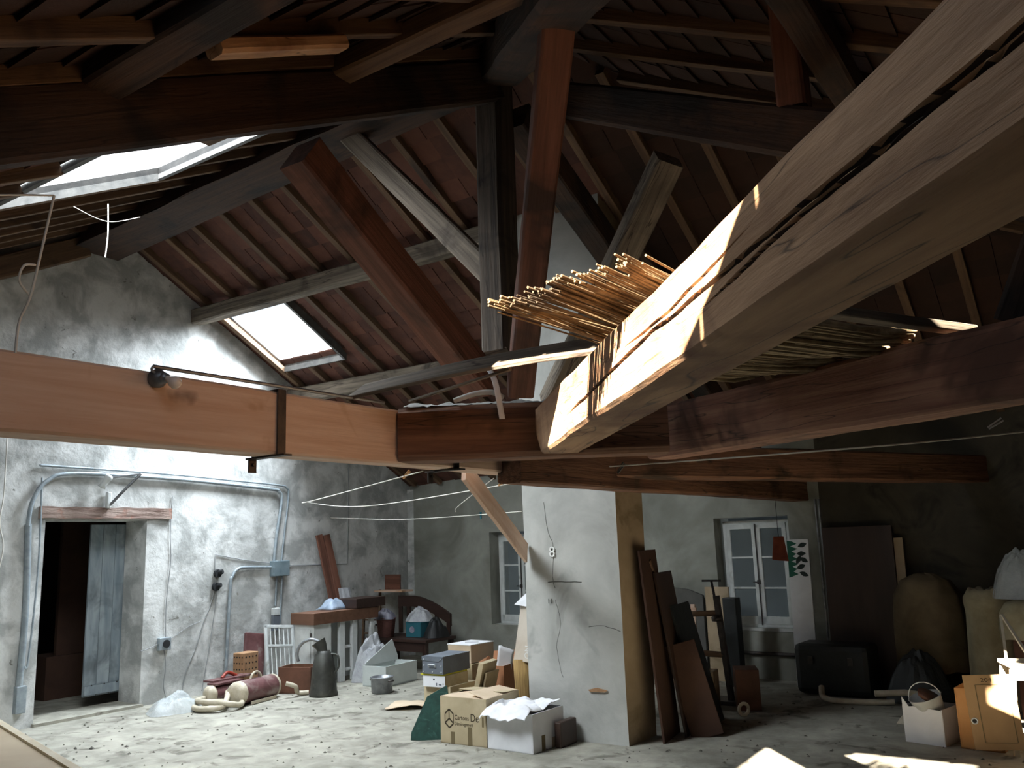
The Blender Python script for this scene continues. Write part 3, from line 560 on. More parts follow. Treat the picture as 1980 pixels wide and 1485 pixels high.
P = [(-8.3, 6.42, .14), (-8.1, 6.25, .1), (-8.0, 6.1, .05), (-8.2, 5.98, .04), (-8.42, 6.08, .04), (-8.35, 6.3, .05), (-8.1, 6.42, .05), (-7.95, 6.3, .05), (-8.0, 6.12, .09), (-8.3, 6.05, .1), (-8.55, 6.25, .07), (-8.65, 6.5, .06)]
wire('vacuum_hose', P, .03, 'hose', 'coiled cream ribbed hose in front of the maroon vacuum cleaner', 'hose', 12)
wire('tube_end', [(-8.02, 7.0, .16), (-7.95, 7.08, .12), (-7.98, 7.15, .04), (-7.9, 7.24, .035)], .026, 'hose', 'short cream hose end with a dark mouth right of the maroon vacuum', 'hose', 12)
# plastic bag heap
def heap(name, c, sx, sy, h, m, label, cat, seed=0, solid=0, n=26, sharp=.35):
    def f(u, v):
        a, r = 2 * pi * u, v; k = 1 + .28 * noise.noise(Vector((cos(a) * 1.5, sin(a) * 1.5, seed)))
        z = h * (1 - r ** 2.6) * (1 + sharp * noise.noise(Vector((cos(a) * r * 2, sin(a) * r * 2, seed + 4)))) + h * .16 * noise.noise(Vector((cos(a) * r * 6, sin(a) * r * 6, seed))) * (1 - r)
        return Vector((c[0] + sx * r * k * cos(a), c[1] + sy * r * k * sin(a), c[2] + max(z, .004)))
    b = MB(); b.grid(n * 2, n, f, n > 30); o = b.build(name, m); 
    return tag(o, label, cat)
heap('plastic_bag', (-8.55, 5.95, .0), .26, .3, .17, 'film', 'crumpled clear plastic bag on the floor right of the doorway', 'bag', 3, sharp=.6)
# crate, can, pot, boxes
def openbox(b, w, d, h, t=.012, z0=0):
    b.box((0, 0, z0 + t / 2), (w, d, t))
    for s in (-1, 1): b.box((s * (w - t) / 2, 0, z0 + h / 2), (t, d, h)); b.box((0, s * (d - t) / 2, z0 + h / 2), (w - 2 * t, t, h))
    return b
cb = thing('brown_crate', 'red-brown open crate with a worn corner, beside the dark metal can', 'crate', (-8.2, 7.38, 0), rz=radians(20))
b = MB(); openbox(b, .42, .3, .3, .015); b.build('body', 'crate', cb, bevel=.003)
b = MB(); b.grid(10, 10, lambda u, v: Vector((-.19 + .38 * u, -.13 + .26 * v, .24 + .05 * noise.noise(Vector((u * 5, v * 5, 0)))))); b.build('contents', 'card', cb)
ho = MB(); ho.tube(arc((-.02, 0, 0), .17, -.1, pi + .5, 18), .02, 10); tag(ho.build('grey_hose_loop', 'alu', loc=(-8.12, 7.5, .42), rz=radians(34)), 'thick grey hose arching out of the red-brown crate', 'hose')
cn = thing('metal_can', 'tall tapering dark metal pitcher with a flared spout, standing on the floor', 'can', (-7.72, 7.3, 0))
b = MB(); b.lathe([(0, 0), (.16, 0), (.165, .02), (.155, .05), (.13, .3), (.105, .45), (.085, .47), (.075, .5), (.07, .5), (.07, .1)], 28); b.build('body', 'can', cn)
b = MB(); b.tube([(-.03, 0, .47), (-.06, 0, .54), (-.09, -.02, .6)], [.05, .065, .085], 18, caps=False); b.build('spout', 'can', cn, loc=(.02, 0, 0))
wire('handle', [(.08, .04, .46), (.16, .07, .44), (.17, .07, .32), (.12, .05, .25)], .012, 'can', None, None, 8, cn)
pt = thing('cooking_pot', 'dull aluminium cooking pot with side handles on the floor', 'pot', (-7.2, 7.72, 0))
b = MB(); b.lathe([(0, 0), (.105, 0), (.12, .01), (.13, .17), (.137, .175), (.137, .18), (.125, .18), (.115, .02), (0, .02)], 32); b.build('body', 'alu', pt)
for s in (-1, 1):
    b = MB(); b.tube(arc((s * .13, 0, .14), .04, -pi / 2, pi / 2, 8, (s, 0, 0), (0, 1, 0)), .008, 8); b.build('handle', 'steel', pt)
wb = thing('white_panel_box', 'long open white fibreboard box with a tilted side panel', 'box', (-7.6, 8.3, 0), rz=radians(4))
b = MB(); openbox(b, .36, .62, .24, .016); b.build('body', 'poly', wb)
b = MB(); b.prism([(-.31, .24), (.33, .24), (.33, .3), (.26, .5), (-.31, .27)], -.012, .0, 'x'); b.build('side_panel', 'poly', wb, loc=(-.1, 0, 0), rot=(0, radians(-8), 0))
heap('plastic_bag', (-8.0, 8.42, .0), .22, .3, .5, 'film2', 'bulging frosted plastic bag between the counter and the white box', 'bag', 8, sharp=.5)
b = MB(); b.grid(24, 10, lambda u, v: Vector((.55 * (u - .5) + .02 * noise.noise(Vector((v * 4, 0, 1))), .46 * (v - .5) + .03 * noise.noise(Vector((u * 4, 3, 1))), .012 + .035 * (1 - abs(2 * u - 1)) * (1 - v) + .012 * noise.noise(Vector((u * 4, v * 4, 7)))))); tag(b.build('cardboard_sheet', 'card3', loc=(-6.28, 7.25, 0), rz=radians(28), solid=.006), 'flattened cardboard lying on the floor behind the box pile', 'cardboard')
# far left corner: low dark table with clutter
tb_ = thing('low_table', 'low dark wooden table in the far left corner, loaded with clutter', 'table', (-8.12, 9.28, 0), rz=-tb)
b = MB(); b.box((0, 0, .42), (1.15, .6, .04)); b.build('tabletop', 'darkwood', tb_, bevel=.004)
for sx in (-1, 1):
    for sy in (-1, 1): b = MB(); b.box((sx * .52, sy * .25, .2), (.06, .06, .4)); b.build('leg', 'darkwood', tb_, bevel=.004)
b = MB(); b.box((0, -.27, .34), (1.05, .02, .12)); b.build('apron', 'darkwood', tb_)
hd = thing('arched_headboard', 'dark arched wooden bed end standing on the low table', 'headboard', (-8.15, 9.62, .44), rz=-tb)
def arch(x): return .52 - .24 * max(0, (x + .2) / .7) ** 1.6
b = MB(); b.prism([(-.5, .34)] + [(-.5 + i / 20, arch(-.5 + i / 20)) for i in range(21)] + [(.5, .12)] + [(.5 - i / 20, arch(.5 - i / 20) - .15) for i in range(21)], -.02, .02, 'y'); b.build('top_rail', 'darkwood', hd)
for x in (-.47, -.3, -.12, .06, .24, .46):
    b = MB(); b.box((x, 0, (arch(x) - .1) / 2), (.06, .03, arch(x) - .1)); b.build('slat', 'darkwood', hd)
tc_ = thing('teal_crate', 'teal plastic crate on the low table, under a pale bag', 'crate', (-7.98, 9.3, .44))
b = MB(); openbox(b, .27, .24, .2, .012); b.build('body', 'teal', tc_, bevel=.006)
b = MB(); b.tube([(-.02, -.125, .1), (-.02, -.121, .1)], .045, 14); b.build('round_print', 'violet', tc_)
heap('plastic_bag', (-8.0, 9.34, .64), .2, .16, .17, 'film2', 'pale plastic bag heaped on top of the teal crate', 'bag', 12)
heap('dark_bag', (-7.68, 9.32, .44), .16, .2, .22, 'black', 'black bag slumped at the right end of the low table', 'bag', 14)
bk = thing('wicker_basket', 'dusty pink basket on the left part of the low table', 'basket', (-8.42, 9.12, .44))
b = MB(); b.lathe([(0, 0), (.11, 0), (.14, .25), (.15, .26), (.14, .26), (.1, .02), (0, .02)], 20, sx=1, sy=.9); b.build('body', 'pink', bk)
heap('violet_bundle', (-8.42, 9.12, .68), .16, .14, .13, 'violet', 'violet-grey plastic bundle piled on the pink basket', 'bundle', 17)
ld = thing('rush_chair_frame', 'narrow pale chair frame with crossbars at the left end of the low table', 'chair frame', (-8.72, 9.1, .0), rz=radians(10))
for x in (-.12, .14): b = MB(); b.bar((x, 0, 0), (x + .0, .06, .9), .03, .03); b.build('post', 'brown', ld)
for z in (.48, .66, .84): b = MB(); b.bar((-.12, .04, z), (.14, .04, z), .03, .02); b.build('crossbar', 'brown', ld)
wbx = thing('white_carton_box', 'small white carton with a dark hand slot behind the chair frame', 'box', (-8.66, 9.3, .44))
b = MB(); b.box((0, 0, .11), (.22, .2, .22)); b.build('body', 'white', wbx, bevel=.004); b = MB(); b.box((0, -.101, .15), (.08, .004, .025)); b.build('hand_slot', 'black', wbx)
oc = thing('wall_shelf', 'small orange wooden shelf with a back board in the far left corner', 'shelf', (-8.95, 9.75, 1.02), rz=0)
b = MB(); b.box((.1, 0, 0), (.55, .25, .025)); b.build('board', 'pine', oc); b = MB(); b.box((.0, .1, .12), (.3, .02, .22)); b.build('back_board', 'red', oc); b = MB(); b.box((-.17, 0, -.5), (.03, .03, 1.04)); b.build('post', 'brown', oc)
b = MB(); b.prism([(0, 0), (.075, 0), (.0, .075)], 0, 2.55, 'z'); struct(b.build('trim_2', 'plaster', loc=(XL, 10.55, 0), rz=radians(-93)))
# windows of the back wall
def window(n, s0, s1, z0, z1, glazing):
    loc = BW(s0, z0, .2); r = thing('window_%d' % n, None, None, loc, -tb); r['kind'] = 'structure'; w, h = s1 - s0, z1 - z0
    b = MB(); b.box((w / 2, 0, .02), (w, .07, .05)); b.box((w / 2, 0, h - .02), (w, .07, .04)); b.box((.02, 0, h / 2), (.04, .07, h)); b.box((w - .02, 0, h / 2), (.04, .07, h)); b.build('frame', 'white', r, bevel=.003)
    b = MB(); b.box((w / 2, -.07, -.01), (w + .02, .16, .035)); b.build('sill', 'white', r)
    for k in (0, 1):
        x0 = .045 + k * (w / 2 - .04); x1 = x0 + w / 2 - .05
        b = MB()
        for xx in (x0 + .025, x1 - .025): b.box((xx, -.03, h / 2), (.05, .035, h - .09))
        b.box(((x0 + x1) / 2, -.03, .085), (x1 - x0, .035, .09)); b.box(((x0 + x1) / 2, -.03, h - .07), (x1 - x0, .035, .06))
        for q in (1, 2): b.box(((x0 + x1) / 2, -.03, .1 + (h - .18) * q / 3), (x1 - x0, .025, .022))
        sa = b.build('sash', 'white', r, bevel=.003)
        b = MB(); b.box(((x0 + x1) / 2, -.025, h / 2), (x1 - x0 - .08, .004, h - .14)); b.build('pane', 'glass', sa)
    b = MB(); b.tube([(w / 2, -.06, .03), (w / 2, -.06, h - .04)], .007, 8); b.box((w / 2, -.065, h * .42), (.03, .03, .05)); b.box((w / 2 - .03, -.08, h * .42), (.07, .015, .015)); b.build('espagnolette', 'steel', r)
window(3, 1.66, 2.5, .5, 1.78, 0); window(4, 5.24, 6.08, .56, 1.82, 0)
b = MB(); b.tube([(0, 0, 0), (.95, 0, 0)], .022, 10); tag(b.build('wall_pipe', 'steel', loc=BW(5.25, .29, -.04), rz=-tb), 'thin horizontal pipe on the wall below the far right window', 'pipe')
# ---------------------------------------------------------------- box pile in front of the pillar
bc = thing('moving_carton', 'large kraft moving carton with printed lettering and a cube logo, flaps ajar', 'carton', (-4.7, 6.27, 0), rz=radians(1))
b = MB(); openbox(b, .48, .5, .38, .01); b.build('body', 'card', bc)
b = MB(); b.add([(-.24, -.25, .38), (.24, -.25, .38), (.23, -.03, .385), (.02, -.02, .41), (-.22, -.02, .375)], [(0, 1, 2, 3, 4)]); b.build('flap', 'card3', bc, solid=.005)
b = MB(); b.add([(-.24, .25, .38), (.24, .25, .38), (.235, .01, .40), (-.23, .01, .4)], [(0, 1, 2, 3)]); b.build('flap', 'card', bc, solid=.005)
b = MB(); b.add([(.24, -.25, .38), (.24, .25, .38), (.05, .22, .415), (.03, -.2, .42)], [(0, 1, 2, 3)]); b.build('flap', 'card3', bc, solid=.005)
text('Cartons', .056, 'ink', bc, (-.09, -.2508, .2), (pi / 2, 0, 0), sx=.82)
text('De', .09, 'ink', bc, (.075, -.2508, .195), (pi / 2, 0, 0), sx=.82)
text('Déménagement', .04, 'ink', bc, (-.088, -.2508, .155), (pi / 2, 0, 0), sx=.75)
text('FRAGILE', .02, 'ink', bc, (.222, -.2508, .15), (pi / 2, -pi / 2, 0)) if False else None
b = MB()
hx = [(.06 * .85 * cos(pi / 6 + k * pi / 3), .075 * sin(pi / 6 + k * pi / 3)) for k in range(6)]
for k in range(6): a, c = hx[k], hx[(k + 1) % 6]; b.bar((a[0], 0, a[1]), (c[0], 0, c[1]), .0012, .012)
for k in (1, 3, 5): b.bar((0, 0, 0), (hx[(k + 0) % 6][0] * .95, 0, hx[k][1] * .95), .0012, .012)
b.build('cube_logo', 'ink', bc, loc=(-.145, -.251, .205))
b = MB(); b.box((.205, -.2508, .2), (.02, .001, .08)); b.build('small_print', 'tape', bc)
b = MB(); b.box((.07, -.2512, .075), (.045, .001, .15)); b.build('tape', 'tape', bc); b = MB(); b.box((-.11, -.2512, .05), (.04, .001, .1)); b.build('tape', 'tape', bc)
wc = thing('white_carton', 'white open carton beside the moving carton, a white cloth heaped on it', 'carton', (-4.21, 6.24, 0), rz=radians(-2))
b = MB(); openbox(b, .46, .45, .3, .01); b.build('body', 'whitec', wc, bevel=.003)
b = MB(); b.box((.2306, -.08, .06), (.001, .05, .12)); b.build('tape', 'tape', wc)
b = MB(); b.box((.2304, .11, .04), (.001, .14, .08)); b.build('patch', 'card3', wc)
def clothf(u, v):
    x = -.255 + .47 * u; y = -.31 + .52 * v; n = noise.noise(Vector((u * 3.2, v * 3.2, 2))); n2 = noise.noise(Vector((u * 8, v * 8, 5)))
    z = .335 + .05 * n + .016 * n2 + .014 * sin(u * 9 + v * 4) * (1 - v)
    if y < -.21: z -= (-.21 - y) * (.75 + .5 * n)
    if x < -.22: z -= (-.22 - x) * .9; x += .02 * n
    return Vector((x + .02 * n2, y + .012 * n2 + .03 * (1 - u) * n, max(z, .2)))
b = MB(); b.grid(60, 60, clothf); tag(b.build('white_cloth', 'cloth', loc=(-4.21, 6.24, 0), rz=radians(-2), solid=.003), 'rumpled white cloth draped over the open white carton', 'cloth')
b = MB(); b.box((0, 0, .19), (.3, .42, .38)); b.box((0, -.2106, .29), (.18, .001, .02)); tag(b.build('kraft_carton', 'card', loc=(-5.3, 6.62, 0), rz=radians(2), bevel=.004), 'plain kraft carton at the bottom of the left stack', 'carton')
sb_ = thing('shoe_box', 'white shoe box with a small dark heart, second from the top of the left stack', 'box', (-5.3, 6.55, .38), rz=radians(2))
b = MB(); b.box((0, 0, .05), (.25, .36, .1)); b.build('body', 'card', sb_, bevel=.002)
b = MB(); b.box((0, -.1812, .05), (.25, .002, .1)); b.build('end_label', 'whitec', sb_)
b = MB(); b.box((-.02, 0, .107), (.27, .37, .014)); b.build('lid', 'yellow', sb_, bevel=.002)
b = MB(); b.prism([(0, -.014), (.011, 0), (.006, .008), (0, .004), (-.006, .008), (-.011, 0)], -.0015, 0, 'y'); b.build('heart_print', 'black', sb_, loc=(.0, -.1825, .068))
b = MB(); b.box((.03, -.183, .025), (.012, .001, .025)); b.box((.07, -.183, .022), (.03, .001, .012)); b.box((.105, -.183, .03), (.012, .001, .01)); b.build('small_print', 'greybox', sb_)
ab = thing('archive_box', 'grey archive box with studs and a metal handle, on top of the left stack', 'box', (-5.3, 6.56, .495), rz=radians(2))
b = MB(); b.box((0, 0, .075), (.24, .42, .15)); b.build('body', 'greybox', ab, bevel=.003)
b = MB(); b.box((0, 0, .152), (.245, .425, .008)); b.prism([(-.122, .15), (.122, .15), (.07, .11), (-.122, .12)], -.215, -.211, 'y'); b.build('lid', 'greybox', ab)
b = MB(); [b.tube([(x, -.2105, z), (x, -.216, z)], .006, 8) for x in (-.1, 0, .1) for z in (.02, .13) if not (x == 0 and z > .1)] ; [b.tube([(x, -.2105, .075), (x, -.216, .075)], .006, 8) for x in (-.1, .1)]; b.build('stud', 'studs', ab)
wire('handle', [(-.035, -.215, .06), (-.035, -.23, .085), (.035, -.23, .085), (.035, -.215, .06)], .005, 'studs', None, None, 8, ab)
bb = thing('slotted_box', 'cream closed box with a dark slot in its lid, behind the grey archive box', 'box', (-5.47, 7.17, .0), rz=radians(-3))
b = MB(); b.box((0, 0, .59), (.3, .36, .17)); b.build('body', 'card3', bb, bevel=.004); b = MB(); b.box((0, 0, .677), (.31, .37, .008)); b.build('lid', 'whitec', bb); b = MB(); b.bar((-.06, -.02, .682), (.06, .05, .682), .012, .002); b.build('slot', 'black', bb)
b = MB(); b.box((0, 0, .2495), (.34, .38, .499)); tag(b.build('kraft_carton', 'card', loc=(-5.47, 7.17, 0), rz=radians(-3)), 'tall kraft carton hidden under the cream slotted box', 'carton')
b = MB(); b.box((0, 0, .3), (.05, .3, .6)); b.box((.05, .02, .27), (.02, .26, .5)); tag(b.build('flat_carton', 'card', loc=(-5.06, 6.68, 0), rot=(0, radians(14), radians(10)), bevel=.004), 'folded flat carton leaning on the left stack', 'cardboard')
oc_ = thing('open_carton', 'orange-brown open carton full of paper, between the folded carton and the straw roll', 'carton', (-5.08, 7.09, .0), rz=radians(10))
b = MB(); openbox(b, .24, .27, .5, .006); b.build('body', 'card2', oc_)
b = MB(); b.add([(-.12, .13, .5), (.12, .13, .5), (.12, .16, .62), (-.12, .16, .6)], [(0, 1, 2, 3)]); b.build('flap', 'card2', oc_, solid=.005)
b = MB(); b.add([(-.12, -.135, .5), (-.12, .13, .5), (-.15, .1, .56), (-.16, -.1, .53)], [(0, 1, 2, 3)]); b.build('flap', 'card2', oc_, solid=.005)
b = MB(); b.grid(14, 14, lambda u, v: Vector((-.105 + .21 * u, -.12 + .24 * v, .46 + .07 * noise.noise(Vector((u * 6, v * 6, 1)))))); b.build('crumpled_paper', 'card3', oc_)
b = MB(); b.grid(6, 6, lambda u, v: Vector((.0 + .12 * u + .04 * v, -.06 + .1 * u, .44 + .24 * v - .05 * u * v + .02 * noise.noise(Vector((u * 4, v * 4, 4)))))); b.build('white_sheet', 'whitec', oc_, solid=.002)
b = MB(); b.lathe([(0, 0), (.09, 0), (.092, .2), (.088, .4), (.093, .6), (.085, .6), (.07, .58), (0, .58)], 30); tag(b.build('straw_roll', 'straw', loc=(-4.61, 6.85, 0), rot=(0, radians(-1.5), 0)), 'upright roll of straw matting beside the pillar', 'roll')
wire('straw_wisp', [(-4.64, 6.74, .33), (-4.7, 6.68, .36), (-4.78, 6.64, .33), (-4.86, 6.6, .31)], .004, 'pale2', 'loose wisp sticking out of the straw roll', 'wisp')
tx = thing('poster_tube_box', 'tall narrow white box with pale lettering, leaning between straw roll and pillar', 'box', (-4.6, 6.85, .585), rot=(0, radians(6), radians(4)))
b = MB(); b.prism([(-.075, -.07), (.075, -.07), (.075, .07), (-.075, .07)], 0, .5, 'z')
tb2 = MB(); tb2.add([(-.08, -.08, 0), (.08, -.08, 0), (.08, .08, 0), (-.08, .08, 0), (-.045, -.06, .5), (.06, -.06, .5), (.06, .06, .5), (-.045, .06, .5)], [(0, 1, 5, 4), (1, 2, 6, 5), (2, 3, 7, 6), (3, 0, 4, 7), (4, 5, 6, 7), (3, 2, 1, 0)]); tb2.build('body', mat('glossy_cream_card', '#cfc2b0', '#e0d6c8', None, 3, rough=.4, bump=0), tx, bevel=.004)
b = MB(); b.add([(-.09, -.1, .5), (.08, -.08, .49), (.07, .0, .6), (-.03, 0, .6)], [(0, 1, 2, 3)]); b.add([(-.09, .08, .5), (.08, .08, .49), (.07, .0, .6), (-.03, 0, .6)], [(0, 1, 2, 3)]); b.build('cap', 'whitec', tx, solid=.004)
text('NO', .075, 'whiteink', tx, (.035, -.0815, .15), (pi / 2, pi / 2, 0))
gb = MB(); gb.prism([(-.12, 0), (.15, 0), (.2, .3), (.17, .46), (-.0, .36), (-.12, .06)], -.006, .006, 'y'); tag(gb.build('green_board', 'green', loc=(-5.12, 6.02, 0), rot=(radians(-14), radians(4), radians(38)), bevel=.002), 'dark green board with a pale edge leaning against the moving carton', 'board')
b = MB(); b.box((0, 0, .1), (.06, .26, .2)); tag(b.build('shadow_gap_block', 'bdoor', loc=(-3.92, 6.4, 0), bevel=.01), 'dark block put in for the shadow gap between the white carton and the pillar', 'carton')  # dark box in place of the shadow in this gap
# marks on the pillar
M['fiss'] = mat('dark_fissure', '#62625c')
text('8', .13, 'whiteink', cem, (-4.11, 6.556, 1.52), (pi / 2, 0, 0), 'chalk_mark', .003)
text('H', .06, 'fiss', cem, (-4.14, 6.556, 1.12), (pi / 2, 0, 0), 'pencil_mark', .003)
def fissure(pts, r=.003, m='fiss'):
    b = MB(); P = [Vector(p) + Vector((noise.noise(Vector((i * 1.7, k_, 0))) * .012, 0, noise.noise(Vector((i * 2.1, 9, k_))) * .012)) for i, p in enumerate(smooth_path(pts, 5)) for k_ in (len(pts),)]
    b.tube([p + Vector((0, .0035, 0)) for p in P], r * .7, 4); b.build('fissure', m, cem)
fissure([(-4.15, 6.566, 2.0), (-4.12, 6.566, 1.75), (-4.07, 6.566, 1.6), (-4.09, 6.566, 1.35), (-4.07, 6.566, 1.25)], .004, 'fiss')
fissure([(-4.14, 6.566, 1.3), (-4.0, 6.566, 1.305), (-3.8, 6.566, 1.3)], .007, 'fiss')
fissure([(-4.07, 6.566, 1.15), (-4.03, 6.566, .95), (-4.08, 6.566, .75), (-4.03, 6.566, .5)], .003, 'fiss')
fissure([(-3.75, 6.566, .93), (-3.6, 6.566, .94), (-3.45, 6.566, .9)], .004, 'fiss')
b = MB(); b.prism([(-3.78, .42), (-3.7, .44), (-3.6, .425), (-3.62, .41), (-3.76, .405)], 6.554, 6.566, 'y'); b.build('brick_patch', 'brick', cem)
# ---------------------------------------------------------------- left foreground table
tl = thing('cream_table', 'cream lacquered tabletop with a pale edge strip in the bottom left corner', 'table', (-4.2, 1.75, 0), rz=radians(-14.6))
b = MB(); b.box((0, 0, .785), (2.6, .9, .03)); b.build('tabletop', 'cream', tl)
b = MB(); b.box((0, .44, .806), (2.6, .035, .012)); b.build('edge_strip', 'creame', tl)
for sx in (-1, 1):
    for sy in (-1, 1): b = MB(); b.box((sx * 1.2, sy * .38, .385), (.05, .05, .77)); b.build('leg', 'creame', tl)
# ---------------------------------------------------------------- right of the pillar
for i, (x0, y0, x1, z1, w, m, lab) in enumerate(((-3.25, 7.0, -3.37, 1.55, .46, 'redbrown', 'reddish tall board leaning flat on the right side of the pillar'), (-3.18, 7.3, -3.37, 1.35, .5, 'bdoor', 'darkest wide board leaning on the pillar behind the reddish one'), (-3.1, 7.6, -3.36, 1.05, .6, 'trunk', 'blackish panel leaning low behind the dark wide board'))):
    b = MB(); L = sqrt((x1 - x0) ** 2 + z1 ** 2); b.box((0, 0, L / 2), (.02, w, L)); tag(b.build('leaning_board', m, loc=(x0, y0, .0), rot=(0, atan2(x1 - x0, z1), radians(8)), bevel=.002), lab, 'board')
b = MB(); b.box((0, 0, .39), (.035, .27, .78)); tag(b.build('short_wooden_board', 'redbrown', loc=(-2.99, 7.15, 0), rot=(radians(14), radians(-9), radians(-66)), bevel=.006), 'short red-brown wooden panel leaning in front of the dark boards by the pillar', 'panel')
wire('broom_pole', [(-3.3, 7.95, .02), (-3.35, 7.45, .75), (-3.37, 7.0, 1.46)], .028, 'brown', 'round wooden pole leaning diagonally on the right side of the pillar', 'pole', 12, sm=False)
hb2 = MB(); hb2.prism([(-.75, 0), (.1, 0), (.1, .95), (-.1, 1.02), (-.3, 1.04), (-.38, 1.09), (-.46, 1.05), (-.75, 1.03)], -.02, .02, 'y'); tag(hb2.build('grey_headboard', mat('dull_grey_panel', '#4b4945', '#5c5a55', None, 3, rough=.7, bump=.1), loc=BW(4.95, 0, -.12), rz=-tb, bevel=.004), 'grey carved headboard with a wavy top standing against the back wall', 'headboard')
b = MB(); b.box((0, 0, .53), (.3, .025, 1.06)); tag(b.build('tan_board', 'tan', loc=(-3.9, 9.9, 0), rz=-tb, bevel=.003), 'upright tan board between the headboard and the far right window', 'board')
b = MB(); b.box((0, 0, .48), (.16, .14, .96)); tag(b.build('dark_column_box', 'trunk', loc=(-3.63, 9.62, 0), rz=-tb, bevel=.01), 'narrow black case standing under the left edge of the far right window', 'case')
fr = thing('chair_carcass', 'pale wooden chair frame with crossed bars right of the pillar', 'frame', (-3.95, 8.95, .0), rz=radians(6))
for x in (-.17, .0, .12): b = MB(); b.bar((x + .03, -.05, .0 if x else 0), (x, .05, .93), .045, .03); b.build('post', 'pine', fr)
for z in (.5, .86): b = MB(); b.bar((-.2, .03, z), (.16, .03, z), .03, .07); b.build('rail', 'pine', fr)
rk = thing('pipe_rack', 'steel pipe stand with two horizontal tubes and a clamp, right of the pillar', 'rack', (-3.6, 8.55, 0))
b = MB(); b.tube([(-.42, 0, .85), (.22, .05, .88)], .028, 12); b.build('upper_tube', 'brown', rk); b = MB(); b.tube([(-.42, 0, .5), (.24, .05, .47)], .03, 12); b.build('lower_tube', 'brown', rk)
b = MB(); b.bar((.2, .05, 1.05), (.28, .05, .03), .05, .06); b.build('upright', 'steel', rk); b = MB(); b.bar((.16, .05, 1.2), (.2, .05, .9), .02, .02); b.bar((.06, .05, 1.2), (.26, .05, 1.2), .02, .02); b.build('crank', 'steel', rk)
b = MB(); b.lathe([(0, 0), (.05, 0), (.055, .04), (.03, .06), (0, .06)], 14); b.build('clamp', 'steel', rk, loc=(.2, .02, .8)); b = MB(); b.box((.1, .1, .02), (.5, .3, .04)); b.build('base', 'steel', rk)
b = MB(); b.box((0, 0, .19), (.22, .3, .38)); tag(b.build('red_brown_carton', 'crate', loc=(-3.1, 8.45, 0), rz=radians(25), bevel=.004), 'red-brown carton standing on the floor between pipe stand and black trunk', 'carton')
b = MB(); b.box((0, 0, .18), (.22, .24, .36)); tag(b.build('tan_carton', 'tan', loc=(-3.46, 8.3, 0), rz=radians(10), bevel=.004), 'smaller tan carton just left of the red-brown carton', 'carton')
b = MB(); b.tube(arc((0, 0, .08), .05, 0, 2 * pi, 20, (.6, .8, 0)), .016, 10); tag(b.build('white_ring', 'pale2', loc=(-2.98, 8.0, 0)), 'pale ring standing on the floor in front of the red-brown carton', 'ring')
# lampshade
ls = thing('hanging_lampshade', 'small square red lampshade hanging on a cord before the far right window', 'lampshade', (-2.93, 9.3, 1.38))
b = MB(); b.add([(-.08, -.08, 0), (.08, -.08, -.02), (.08, .08, 0), (-.08, .08, 0), (-.05, -.05, .24), (.05, -.05, .24), (.05, .05, .24), (-.05, .05, .24)], [(0, 1, 5, 4), (1, 2, 6, 5), (2, 3, 7, 6), (3, 0, 4, 7)]); b.build('shade', 'shade', ls, solid=.003, rz=radians(20))
b = MB(); b.tube([(0, 0, .2), (.0, .0, .66)], .003, 6); b.build('cord', 'black', ls)
# leaf panel
lf = thing('leaf_print_screen', 'tall narrow white panel printed with green leaves right of the far window', 'panel', (-2.93, 9.88, 0), rot=(radians(-3), 0, radians(-3)))
b = MB(); b.box((0, 0, .79), (.24, .02, 1.58)); b.build('board', 'whitec', lf)
b = MB(); n_ = 7
P = [(-.12, 1.16)] + [(-.12 + (.1 if i % 2 else .035) + .01 * (i % 3), 1.17 + .39 * i / 14) for i in range(15)] + [(-.12, 1.57)]
b.prism(P, -.0125, -.0102, 'y'); b.build('green_print', 'leaf', lf)
def leaf(b, x, z, a, L=.11, w=.026):
    pts = [(x + cos(a) * L * t + -sin(a) * w * sin(pi * t) * s, z + sin(a) * L * t + cos(a) * w * sin(pi * t) * s) for s, ts in ((1, (0, .25, .5, .75, 1)), (-1, (.75, .5, .25))) for t in ts]; b.prism(pts, -.0125, -.0102, 'y')
b = MB(); [leaf(b, x, z, a) for x, z, a in ((.0, 1.5, .3), (-.02, 1.42, .05), (.01, 1.38, -.5), (-.03, 1.26, .35), (.0, 1.22, -.4), (-.03, 1.31, 1.0), (-.06, .3, .9), (-.05, .25, .2), (-.06, .18, -.6), (-.1, .12, .8))]; b.build('leaf_print', 'leafd', lf)
for x, lab in ((-2.7, 'left one of two thin vertical pipes beside the leaf panel'), (-2.66, 'right one of two thin vertical pipes beside the leaf panel')):
    b = MB(); b.tube([(x, 9.98, .02), (x - .02, 10.08, 2.02)], .013, 8); tag(b.build('pipe_length', 'alu', None), lab, 'pipe', 'pipes beside the leaf panel')
b = MB(); b.box((0, 0, .85), (.74, .04, 1.7)); tag(b.build('loose_door_leaf', 'bdoor', loc=(-2.3, 9.94, 0), rot=(radians(-3), 0, -tb), bevel=.003), 'large dark brown door leaf leaning on the back wall behind the black trunk', 'door')
b = MB(); b.box((0, 0, .78), (.09, .03, 1.57)); tag(b.build('pale_board', 'tan', loc=(-1.88, 9.93, 0), rot=(radians(-3), 0, -tb)), 'narrow pale board standing right of the dark brown door leaf', 'board')
tr = thing('travel_chest', 'large black trunk with rounded corners on the floor under the brown door leaf', 'trunk', (-2.5, 9.5, 0), rz=-tb)
b = MB(); b.box((0, 0, .27), (.76, .42, .5)); b.build('body', 'trunk', tr, bevel=.06)
for x in (-.2, .2): b = MB(); b.box((x, -.215, .36), (.05, .02, .07)); b.build('latch', 'steel', tr)
